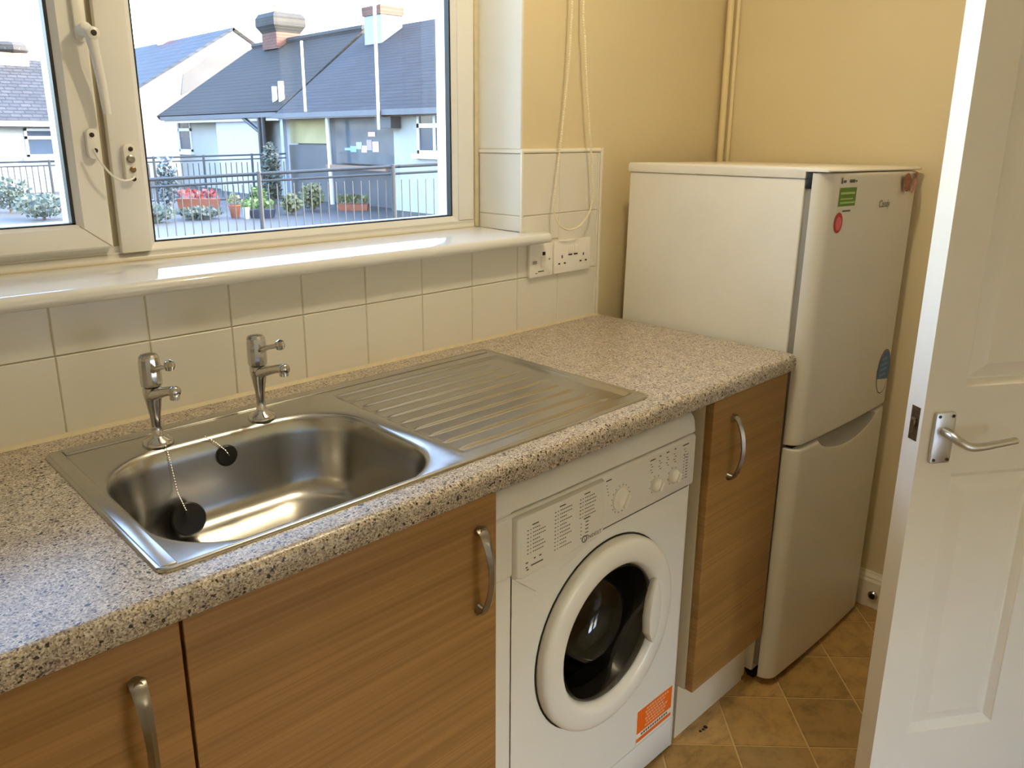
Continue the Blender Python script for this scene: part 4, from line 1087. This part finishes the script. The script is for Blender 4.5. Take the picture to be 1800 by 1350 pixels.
M_SHEDW = mat('yellow_board', srgb(148, 139, 100), 0.7, var=0.12, vscale=2)
M_TIMBER = mat('brown_timber', srgb(120, 92, 74), 0.6, var=0.1, vscale=5)
M_RAIL = mat('dark_railing', srgb(37, 42, 48), 0.5, var=0.06)

def roof_slab(name, pts, th, m, parent):
    """pts: four corners of the slope in order; thickened downwards"""
    P = [Vector(p) for p in pts]; n_ = (P[1]-P[0]).cross(P[2]-P[0]).normalized()
    if n_.z < 0: n_ = -n_
    V = P+[p-n_*th for p in P]
    return MB().add(V, [(0, 1, 2, 3), (7, 6, 5, 4), (0, 4, 5, 1), (1, 5, 6, 2), (2, 6, 7, 3), (3, 7, 4, 0)]).build(name, m, parent)
def house_window(parent, kind, a0, a1, z0, z1, plane, bars_h=(), bars_v=()):
    """window set in a wall; kind 'x': wall faces -x at x=plane (a runs along y); kind 'y': wall faces -y"""
    fwt = 0.07; out_ = 0.05
    def bxx(mb, a, b, c, d, o0, o1):
        return mb.box(plane-o1, plane-o0, a, b, c, d) if kind == 'x' else mb.box(a, b, plane-o1, plane-o0, c, d)
    mb = MB()
    bxx(mb, a0, a1, z0, z0+fwt, 0, out_); bxx(mb, a0, a1, z1-fwt, z1, 0, out_); bxx(mb, a0, a0+fwt, z0, z1, 0, out_); bxx(mb, a1-fwt, a1, z0, z1, 0, out_)
    for zz in bars_h: bxx(mb, a0, a1, zz-0.045, zz+0.045, 0, out_)
    for aa in bars_v: bxx(mb, aa-0.04, aa+0.04, z0, z1, 0, out_*0.9)
    f = mb.build('window_frame', M_FASCIA, parent)
    zs = [z0+fwt]+[q for zz in bars_h for q in (zz-0.045, zz+0.045)]+[z1-fwt]
    for k in range(0, len(zs), 2):
        bxx(MB(), a0+fwt, a1-fwt, zs[k], zs[k+1], 0.005, 0.02).build('pane', M_WPANE, f)
    bxx(MB(), a0-0.1, a1+0.1, z0-0.10, z0, 0, 0.14).build('outer_sill', M_FASCIA, f)
    return f

# ---- slate-roofed bungalow on the right: facade at x = XR facing the yard
XR, XRID, ZE, ZR = 10.4, 13.9, 2.05, 4.40
yA = at(505, 190, x=XR).y; yAR = yA+1.30; yB_ = 5.0
rh = thing('slate_bungalow', 'white bungalow with smooth blue slate roof and brick chimney', 'house', (XR+3, (yA+yB_)/2, GZ))
yP0, yP1 = at(692, 240, x=XR).y, at(585, 240, x=XR).y      # recessed porch between these
box('wall', XR, XR+0.25, yB_, yP0, GZ, ZE, M_RENDER, rh)
box('wall', XR+0.25, 17.2, yB_, yA-0.1, GZ, ZE-0.05, M_RENDER2, rh)
box('porch_back', XR+0.20, XR+0.26, yP0, yA-0.1, GZ, ZE-0.02, M_PORCH, rh)
roof_slab('roof', [(XR-0.35, yA, ZE-0.10), (XR-0.35, yB_, ZE-0.10), (XRID, yB_, ZR), (XRID, yAR, ZR)], 0.12, M_SLATE, rh)
roof_slab('roof', [(17.6, yA, ZE-0.10), (17.6, yB_, ZE-0.10), (XRID, yB_, ZR), (XRID, yAR, ZR)], 0.12, M_SLATE, rh)
# gable triangle
MB().prism([(XR+0.25, ZE-0.06), (17.2, ZE-0.06), (XRID, ZR-0.14)], lambda p: (p[0], yA-0.35, p[1]), lambda p: (p[0], yA-0.1, p[1])).build('gable', M_RENDER2, rh)
box('gutter', XR-0.46, XR-0.34, yB_, yA, ZE-0.22, ZE-0.10, M_GUTTER, rh)
box('fascia', XR-0.33, XR-0.28, yP0+0.05, yA, ZE-0.24, ZE-0.13, M_FASCIA, rh)
box('soffit', XR-0.28, XR+0.20, yB_, yA, ZE-0.24, ZE-0.20, mat('soffit_brown', srgb(105, 86, 78), 0.7, var=0.1, vscale=3), rh)
w0, w1 = at(790, 240, x=XR).y, at(736, 240, x=XR).y
house_window(rh, 'x', w0-0.55, w1, at(740, 270, x=XR).z, at(740, 198, x=XR).z, XR, (at(740, 221, x=XR).z,), (at(766, 240, x=XR).y,))
# porch: post, timber rail, glazed screen and pinned papers
pp = at(588, 300, x=XR-0.1)
MB().tube([(XR-0.2, pp.y+0.04, ZE-0.2), (XR-0.2, pp.y, GZ)], 0.055, 10).build('porch_post', M_FASCIA, rh)
box('porch_rail', XR-0.24, XR-0.14, yP0, yP1, at(640, 299, x=XR-0.2).z, at(640, 292, x=XR-0.2).z, M_TIMBER, rh)
box('porch_screen', XR+0.08, XR+0.12, yP0+0.1, yP1, at(640, 289, x=XR).z, at(640, 205, x=XR).z, mat('screen_glass', srgb(75, 85, 93), 0.12, var=0.12, vscale=1.8), rh)
cols_ = [(120, 160, 205), (150, 190, 235), (205, 160, 205), (150, 130, 165), (215, 190, 220), (228, 160, 150)]
for i, (px, py, w, h) in enumerate(((622, 262, 10, 10), (632, 256, 9, 12), (641, 262, 9, 12), (650, 255, 8, 18), (661, 258, 10, 18), (654, 236, 12, 8), (612, 262, 10, 4))):
    a, b = at(px-w/2, py+h/2, x=XR+0.08), at(px+w/2, py-h/2, x=XR+0.08)
    box('paper', XR+0.065, XR+0.078, min(a.y, b.y), max(a.y, b.y), a.z, b.z, mat('paper_%d' % (i % 6), srgb(*cols_[i % 6]), 0.6, var=0.05), rh)
ya, yb2 = at(578, 240, x=XR+0.18).y, at(512, 240, x=XR+0.18).y
box('board_panel', XR+0.15, XR+0.19, ya, yb2, at(545, 252, x=XR+0.18).z, at(545, 208, x=XR+0.18).z, M_SHEDW, rh)
box('board_panel', XR+0.10, XR+0.16, ya, yb2, GZ, at(545, 255, x=XR+0.15).z, M_PORCH, rh)
# boxy bay over the porch end
box('meter_cupboard', XR-0.28, XR-0.02, at(692, 210, x=XR-0.2).y, at(664, 210, x=XR-0.2).y, at(680, 225, x=XR-0.2).z, at(680, 199, x=XR-0.2).z, M_PORCH, rh)
# tall white pipes
def pole(px0, py0, px1, py1, X, r, parent, name='vent_pipe'):
    a, b = at(px0, py0, x=X), at(px1, py1, x=X)
    yy = b.y
    return MB().tube([(X, yy, b.z), (X, yy, a.z)], r, 8).build(name, M_FASCIA, parent, smooth=True)
pole(660, 8, 666, 228, XR-0.50, 0.034, rh)
# chimney on the ridge
def chimney(parent, px, X, wy_, wx_, z_bot, z_mid, z_top, m_low, m_top, pots=(), flare=0.0):
    y = at(px, 60, x=X).y
    s = MB().box(X-wx_/2, X+wx_/2, y-wy_/2, y+wy_/2, z_bot, z_mid).build('chimney_stack', m_low, parent)
    t2 = MB()
    if flare > 0:
        hh = (z_top-z_mid)
        V = []
        for f_, zz in ((0, z_mid-0.05), (flare, z_mid+hh*0.3), (flare, z_mid+hh*0.75), (flare*0.4, z_top)):
            V += [(X-wx_/2-f_, y-wy_/2-f_, zz), (X+wx_/2+f_, y-wy_/2-f_, zz), (X+wx_/2+f_, y+wy_/2+f_, zz), (X-wx_/2-f_, y+wy_/2+f_, zz)]
        F = [(a*4+k, a*4+(k+1) % 4, a*4+4+(k+1) % 4, a*4+4+k) for a in range(3) for k in range(4)]+[(0, 1, 2, 3), (12, 13, 14, 15)]
        t2.add(V, F)
    else: t2.box(X-wx_/2-0.04, X+wx_/2+0.04, y-wy_/2-0.04, y+wy_/2+0.04, z_mid, z_top)
    t2.build('chimney_cap', m_top, s)
    for dy, h in pots:
        MB().lathe([(0.13, 0), (0.12, 0.05), (0.10, h-0.08), (0.13, h-0.06), (0.13, h)], (X, y+dy, z_top), 'z', 12).build('chimney_pot', mat('buff_pot', srgb(212, 176, 140), 0.7, var=0.08), s, smooth=True)
    return s
chimney(rh, 674, XRID-0.55, 0.80, 0.7, 3.4, at(672, 30, x=XRID-0.5).z, at(672, 14, x=XRID-0.5).z, mat('grey_flashing', srgb(124, 133, 142), 0.6, var=0.08), M_BRICK, ((0.0, 0.5),))

# ---- dark-tiled bungalow further along the row
yC, yD_ = at(285, 200, x=XR).y, yA+0.02
mh = thing('tiled_bungalow', 'bungalow with dark tiled roof, bulging brick chimney and white vent pipes', 'house', (XR+3, (yC+yD_)/2, GZ))
box('wall', XR+0.35, 16.6, yD_+0.05, yC-0.25, GZ, ZE-0.06, M_RENDER, mh)
roof_slab('roof', [(XR-0.20, yC, ZE-0.02), (XR-0.20, yD_+0.12, ZE-0.02), (XRID, yAR+0.14, ZR+0.05), (XRID, yC, ZR+0.05)], 0.14, M_TILES, mh)
roof_slab('roof', [(17.6, yC, ZE-0.02), (17.6, yD_+0.12, ZE-0.02), (XRID, yAR+0.14, ZR+0.05), (XRID, yC, ZR+0.05)], 0.14, M_TILES, mh)
box('gutter', XR-0.32, XR-0.21, yD_+0.12, yC-0.6, ZE-0.18, ZE-0.06, M_GUTTER, mh)
box('fascia', XR-0.20, XR-0.14, yD_+0.12, yC-0.6, ZE-0.26, ZE-0.14, M_FASCIA, mh)
MB().tube([(XRID, yAR+0.16, ZR+0.06), (XRID, yC, ZR+0.06)], 0.11, 8).build('ridge_tiles', M_GREYBRICK, mh)
chimney(mh, 494, XRID, 1.0, 0.9, 4.2, at(494, 57, x=XRID).z, at(494, 25, x=XRID).z, M_BRICK, M_GREYBRICK, ((-0.22, 0.55), (0.22, 0.35)), 0.14)
yv = at(482, 165, x=XR+1.0)
for px, py0, py1, X, r in ((482, 152, 186, XR+0.25, 0.07), (494, 143, 186, XR+0.25, 0.08)): pole(px, py0, px+2, py1, X, r, mh)
pole(529, 72, 537, 196, XR-0.50, 0.032, rh)
# lean-to frame in front: dark posts, bracing pipe, white side panel
for px in (459, 466): 
    b = at(px, 260, x=XR-0.25); MB().tube([(XR-0.25, b.y, ZE-0.16), (XR-0.25, b.y, GZ)], 0.06, 8).build('porch_post', M_RAIL, mh)
a, b = at(428, 208, x=XR-0.25), at(458, 233, x=XR-0.25)
MB().tube([(XR-0.25, a.y, a.z), (XR-0.25, b.y, b.z)], 0.05, 8).build('drain_pipe', M_RAIL, mh)
house_window(mh, 'x', at(338, 240, x=XR+0.35).y, at(316, 240, x=XR+0.35).y, at(326, 266, x=XR+0.35).z, at(326, 210, x=XR+0.35).z, XR+0.35, (at(326, 228, x=XR+0.35).z,))
a, b = at(455, 285, x=XR-0.2), at(368, 205, x=XR-0.2)
box('side_panel', XR-0.02, XR+0.04, min(a.y, b.y), max(a.y, b.y), GZ, ZE-0.2, mat('pale_panel', srgb(164, 166, 176), 0.6, var=0.04), mh)
a, b = at(498, 280, x=XR-0.2), at(488, 205, x=XR-0.2)
box('side_panel', XR-0.15, XR-0.05, min(a.y, b.y), max(a.y, b.y), GZ, ZE-0.2, mat('lilac_panel', srgb(142, 150, 169), 0.6, var=0.04), mh)

# ---- white gable house behind
YG = 29.0
gh = thing('gable_house', 'tall white rendered gable end with grey stain beneath its apex', 'house', at(330, 250, y=YG))
ax_, az_ = at(410, 52, y=YG).x, at(410, 52, y=YG).z
gl0 = at(225, 163, y=YG); gr0 = at(470, 86, y=YG)
lx = gl0.x-1.3; lz = gl0.z-(az_-gl0.z)/(ax_-gl0.x)*1.3
rx_ = ax_+(ax_-lx); rz_ = az_-(az_-lz)
gh.location = ((lx+rx_)/2, YG, GZ)
MB().prism([(lx, GZ), (rx_, GZ), (rx_, rz_), (ax_, az_), (lx, lz)], lambda p: (p[0], YG, p[1]), lambda p: (p[0], YG+0.3, p[1])).build('gable', M_RENDER, gh)
roof_slab('roof', [(lx-0.25, YG-0.05, lz-0.13), (lx-0.25, YG+16, lz-0.13), (ax_, YG+16, az_+0.08), (ax_, YG-0.05, az_+0.08)], 0.10, M_BLUEROOF, gh)
cyy = at(290, 60, x=ax_).y
MB().box(ax_-0.28, ax_+0.28, cyy-0.28, cyy+0.28, az_-0.2, at(290, 45, x=ax_).z+0.1).build('chimney_stack', mat('pale_brick', srgb(196, 130, 120), 0.8, var=0.08), gh)
roof_slab('roof', [(rx_+0.3, YG-0.05, rz_-0.13), (rx_+0.3, YG+16, rz_-0.13), (ax_, YG+16, az_+0.08), (ax_, YG-0.05, az_+0.08)], 0.12, M_TILES, gh)
stp = [at(*p, y=YG-0.02) for p in ((318, 168), (322, 130), (350, 112), (372, 92), (395, 82), (438, 78), (436, 100), (400, 128), (362, 152))]
plabel(MB().prism([(p.x, p.z) for p in stp], lambda p: (p[0], YG-0.03, p[1]), lambda p: (p[0], YG+0.01, p[1])).build('render_patch', mat('grey_weathered_render', srgb(66, 68, 71), 0.9, var=0.22, vscale=0.8), gh), 'weathered grey patch of render')

# ---- house seen through the left casement
YLH = 25.0
lh_ = thing('grey_tiled_house', 'white rendered house with grey tiled roof and round capped chimney', 'house', (at(60, 250, y=YLH).x, YLH, GZ))
ez, rz2 = at(50, 212, y=YLH).z, at(50, 106, y=YLH+3.2).z
hx0, hx1 = at(-260, 250, y=YLH).x, 7.7
box('wall', hx0, hx1, YLH, YLH+6.4, GZ, ez, M_RENDER, lh_)
roof_slab('roof', [(hx0-0.3, YLH-0.35, ez-0.02), (hx1+0.2, YLH-0.35, ez-0.02), (hx1+0.2, YLH+3.2, rz2), (hx0-0.3, YLH+3.2, rz2)], 0.14, M_TILESX, lh_)
roof_slab('roof', [(hx0-0.3, YLH+6.75, ez-0.02), (hx1+0.2, YLH+6.75, ez-0.02), (hx1+0.2, YLH+3.2, rz2), (hx0-0.3, YLH+3.2, rz2)], 0.14, M_TILESX, lh_)
box('fascia', hx0-0.3, hx1+0.2, YLH-0.40, YLH-0.34, ez-0.16, ez-0.02, M_FASCIA, lh_)
a, b = at(48, 276, y=YLH), at(97, 226, y=YLH)
house_window(lh_, 'y', a.x, b.x, a.z, b.z, YLH, (at(70, 242, y=YLH).z,))
cpx = at(16, 90, y=YLH+3.2)
st_ = MB().box(cpx.x-0.42, cpx.x+0.42, YLH+2.8, YLH+3.6, rz2-0.5, at(16, 94, y=YLH+3.2).z).build('chimney_stack', roof_mat('red_brick_x', srgb(150, 92, 84), srgb(128, 80, 74), srgb(128, 116, 110), 'x', 0.09, 0.24), lh_)
MB().lathe([(0.45, 0), (0.56, 0.08), (0.56, 0.22), (0.44, 0.32)], (cpx.x, YLH+3.2, at(16, 94, y=YLH+3.2).z), 'z', 8).build('chimney_cap', M_GREYBRICK, st_)

# ---- railings
def railing(label, A, B, ztop, zlow, zground, gap, post_every, bar_r, name='metal_railing'):
    A = Vector(A); B = Vector(B); d = B-A; L_ = d.length; u = d.normalized()
    t = thing(name, label, 'railing', ((A.x+B.x)/2, (A.y+B.y)/2, zground))
    dz = (ztop[1]-ztop[0])
    for zoff, r in ((0, 0.022), (zlow, 0.016)):
        MB().tube([(A.x, A.y, ztop[0]+zoff), (B.x, B.y, ztop[1]+zoff)], r, 8).build('rail', M_RAIL, t)
    MB().tube([(A.x, A.y, zground+0.10), (B.x, B.y, zground+0.10)], 0.016, 8).build('rail', M_RAIL, t)
    nb = int(L_/gap); proto = None
    for k in range(nb+1):
        s = k*gap; q = A+u*s; zt_ = ztop[0]+dz*s/L_
        if k % post_every == 0:
            MB().tube([(q.x, q.y, zground), (q.x, q.y, zt_+0.03)], 0.030, 8).build('post', M_RAIL, t)
        elif proto is None:
            proto = MB().tube([(q.x, q.y, zground+0.10), (q.x, q.y, zt_+zlow)], bar_r, 6).build('bar', M_RAIL, t)
        else:
            o = proto.copy(); col.objects.link(o); o.location = (q.x, q.y, (zground+0.10+zt_+zlow)/2)
    return t
n0, n1 = at(205, 319, y=8.9), at(800, 287, x=6.55)
railing('dark metal railing with thin bars standing in front of the flower pots', (n0.x, n0.y, 0), (n1.x, n1.y, 0), (n0.z, n1.z), -0.09, GZ, 0.105, 16, 0.0075)
f0, f1 = at(-10, 286, y=19.8), at(503, 270, x=9.7)
railing('far dark metal railing with twin rails behind the flower pots', (f0.x, f0.y, 0), (f1.x, f1.y, 0), (f0.z, f1.z), -0.10, GZ, 0.125, 9, 0.0125)

# ---- planters, pots and shrubs
def leaf_mass(name, c, rx, ry, rz, n_, size, m, parent, seed):
    rg = random.Random(seed); mb = MB()
    for _ in range(n_):
        while True:
            p = Vector((rg.uniform(-1, 1), rg.uniform(-1, 1), rg.uniform(-1, 1)))
            if p.length < 1: break
        q = Vector((c[0]+p.x*rx, c[1]+p.y*ry, c[2]+p.z*rz))
        a = Vector((rg.uniform(-1, 1), rg.uniform(-1, 1), rg.uniform(-0.4, 1))).normalized()*size*rg.uniform(0.6, 1.3)
        b = a.orthogonal().normalized()*size*0.45
        mb.add([q-a*0.1, q+a*0.4+b, q+a, q+a*0.4-b], [(0, 1, 2, 3)])
    o = mb.build(name, m, parent); o['kind'] = 'stuff'; return o
M_LEAF1 = mat('leaf_green', srgb(70, 97, 47), 0.6, var=0.25, vscale=5)
M_LEAF2 = mat('leaf_dark', srgb(47, 62, 55), 0.6, var=0.25, vscale=5)
M_LEAF3 = mat('leaf_olive', srgb(87, 93, 57), 0.6, var=0.25, vscale=5)
M_FLOWER = mat('flower_red', srgb(145, 65, 65), 0.6, var=0.3, vscale=9)
def trough(px0, px1, py0, py1, m, flowers, label, seed):
    a, b = at(px0, py1, z=GZ+0.02), at(px1, py1, z=GZ+0.02)
    c = (a+b)/2; ln = (b-a).length; h = (py1-py0)/1385*((c-CAM).length)*1.05
    ang = atan2(b.y-a.y, b.x-a.x)
    t = thing('planter_trough', label, 'planter', (c.x, c.y, GZ), rot=(0, 0, ang))
    V = [(-ln/2, -0.12, 0), (ln/2, -0.12, 0), (ln/2, 0.12, 0), (-ln/2, 0.12, 0), (-ln/2-0.03, -0.15, h), (ln/2+0.03, -0.15, h), (ln/2+0.03, 0.15, h), (-ln/2-0.03, 0.15, h)]
    MB().add(V, [(3, 2, 1, 0), (4, 5, 6, 7), (0, 1, 5, 4), (1, 2, 6, 5), (2, 3, 7, 6), (3, 0, 4, 7)]).build('trough', m, t, local=True)
    rg = random.Random(seed); mb = MB()
    for _ in range(90):
        q = Vector((rg.uniform(-ln/2, ln/2), rg.uniform(-0.12, 0.12), h+rg.uniform(0, 0.16))); a2 = Vector((rg.uniform(-1, 1), rg.uniform(-1, 1), 0.7)).normalized()*0.10; b2 = a2.orthogonal().normalized()*0.04
        mb.add([q, q+a2*0.5+b2, q+a2, q+a2*0.5-b2], [(0, 1, 2, 3)])
    o = mb.build('foliage', flowers, t, local=True); o['kind'] = 'stuff'
    return t
trough(318, 383, 350, 366, M_POT, M_FLOWER, 'terracotta trough of red flowers before the far railing', 1)
trough(444, 480, 368, 381, mat('dark_blue_trough', srgb(39, 44, 62), 0.5, var=0.05), M_LEAF1, 'dark blue trough with green leaves beside the flower pots', 2)
trough(598, 646, 358, 368, M_POT, M_LEAF3, 'orange trough standing in front of the porch rail', 3)
def pot(px, py, r, h, label, leaf, seed, m=M_POT, bush=0.25):
    c = at(px, py, z=GZ)
    t = thing('flower_pot', label, 'flower pot', (c.x, c.y, GZ))
    MB().lathe([(r*0.7, 0), (r*0.95, h*0.85), (r*1.05, h*0.86), (r*1.05, h), (r*0.9, h), (r*0.85, h*0.9)], (c.x, c.y, GZ), 'z', 16).build('pot', m, t, smooth=True, angle=40)
    leaf_mass('foliage', (c.x, c.y, GZ+h+bush*0.7), bush, bush, bush*0.8, 70, 0.07, leaf, t, seed)
pot(414, 382, 0.12, 0.26, 'terracotta pot with a leafy plant before the far railing', M_LEAF3, 11, M_POT, 0.15)
pot(434, 385, 0.07, 0.24, 'slim pale pot beside the terracotta pot', M_LEAF1, 12, mat('pale_pot', srgb(150, 152, 150), 0.6, var=0.05), 0.08)
pot(132, 394, 0.16, 0.24, 'round pink pot on the yard beside the grey green hedge plant', M_LEAF2, 13, mat('pink_pot', srgb(170, 112, 105), 0.6, var=0.05), 0.16)
def shrub(px, pyb, w, h, label, leaf, seed, n_=320, size=0.09):
    c = at(px, pyb, z=GZ)
    t = thing('shrub', label, 'shrub', (c.x, c.y, GZ))
    MB().tube([(c.x, c.y, GZ), (c.x+0.02, c.y, GZ+h*0.5)], 0.03, 6).build('stem', mat('bark', srgb(92, 78, 66), 0.9, var=0.1), t)
    leaf_mass('foliage', (c.x, c.y, GZ+h*0.55), w/2, w/2, h*0.48, n_, size, leaf, t, seed)
shrub(455, 374, 0.40, 0.55, 'bright green shrub behind the dark blue trough', M_LEAF1, 21)
shrub(482, 369, 0.40, 1.45, 'tall dark climbing shrub against the railing end post', M_LEAF2, 22, 700)
shrub(300, 371, 0.45, 1.15, 'blue green conifer beside the red flower trough', mat('leaf_blue', srgb(55, 72, 80), 0.6, var=0.2, vscale=5), 23, 450)
shrub(513, 377, 0.42, 0.40, 'yellow green low shrub at the foot of the porch', M_LEAF3, 24)
shrub(550, 371, 0.55, 0.60, 'olive leafy shrub beside the porch post', M_LEAF3, 25, 420)
shrub(352, 385, 0.85, 0.22, 'low dark ground cover before the red flower trough', M_LEAF2, 26, 420)
shrub(272, 391, 0.85, 0.30, 'low dark ground cover beside the blue green conifer', M_LEAF2, 27, 420)
shrub(78, 386, 1.10, 0.50, 'wide grey green hedge plant between the pink pot and the grey tiled house', M_LEAF2, 28, 500)
shrub(20, 374, 0.90, 0.75, 'taller dark hedge plant before the grey tiled house', M_LEAF2, 29, 500)
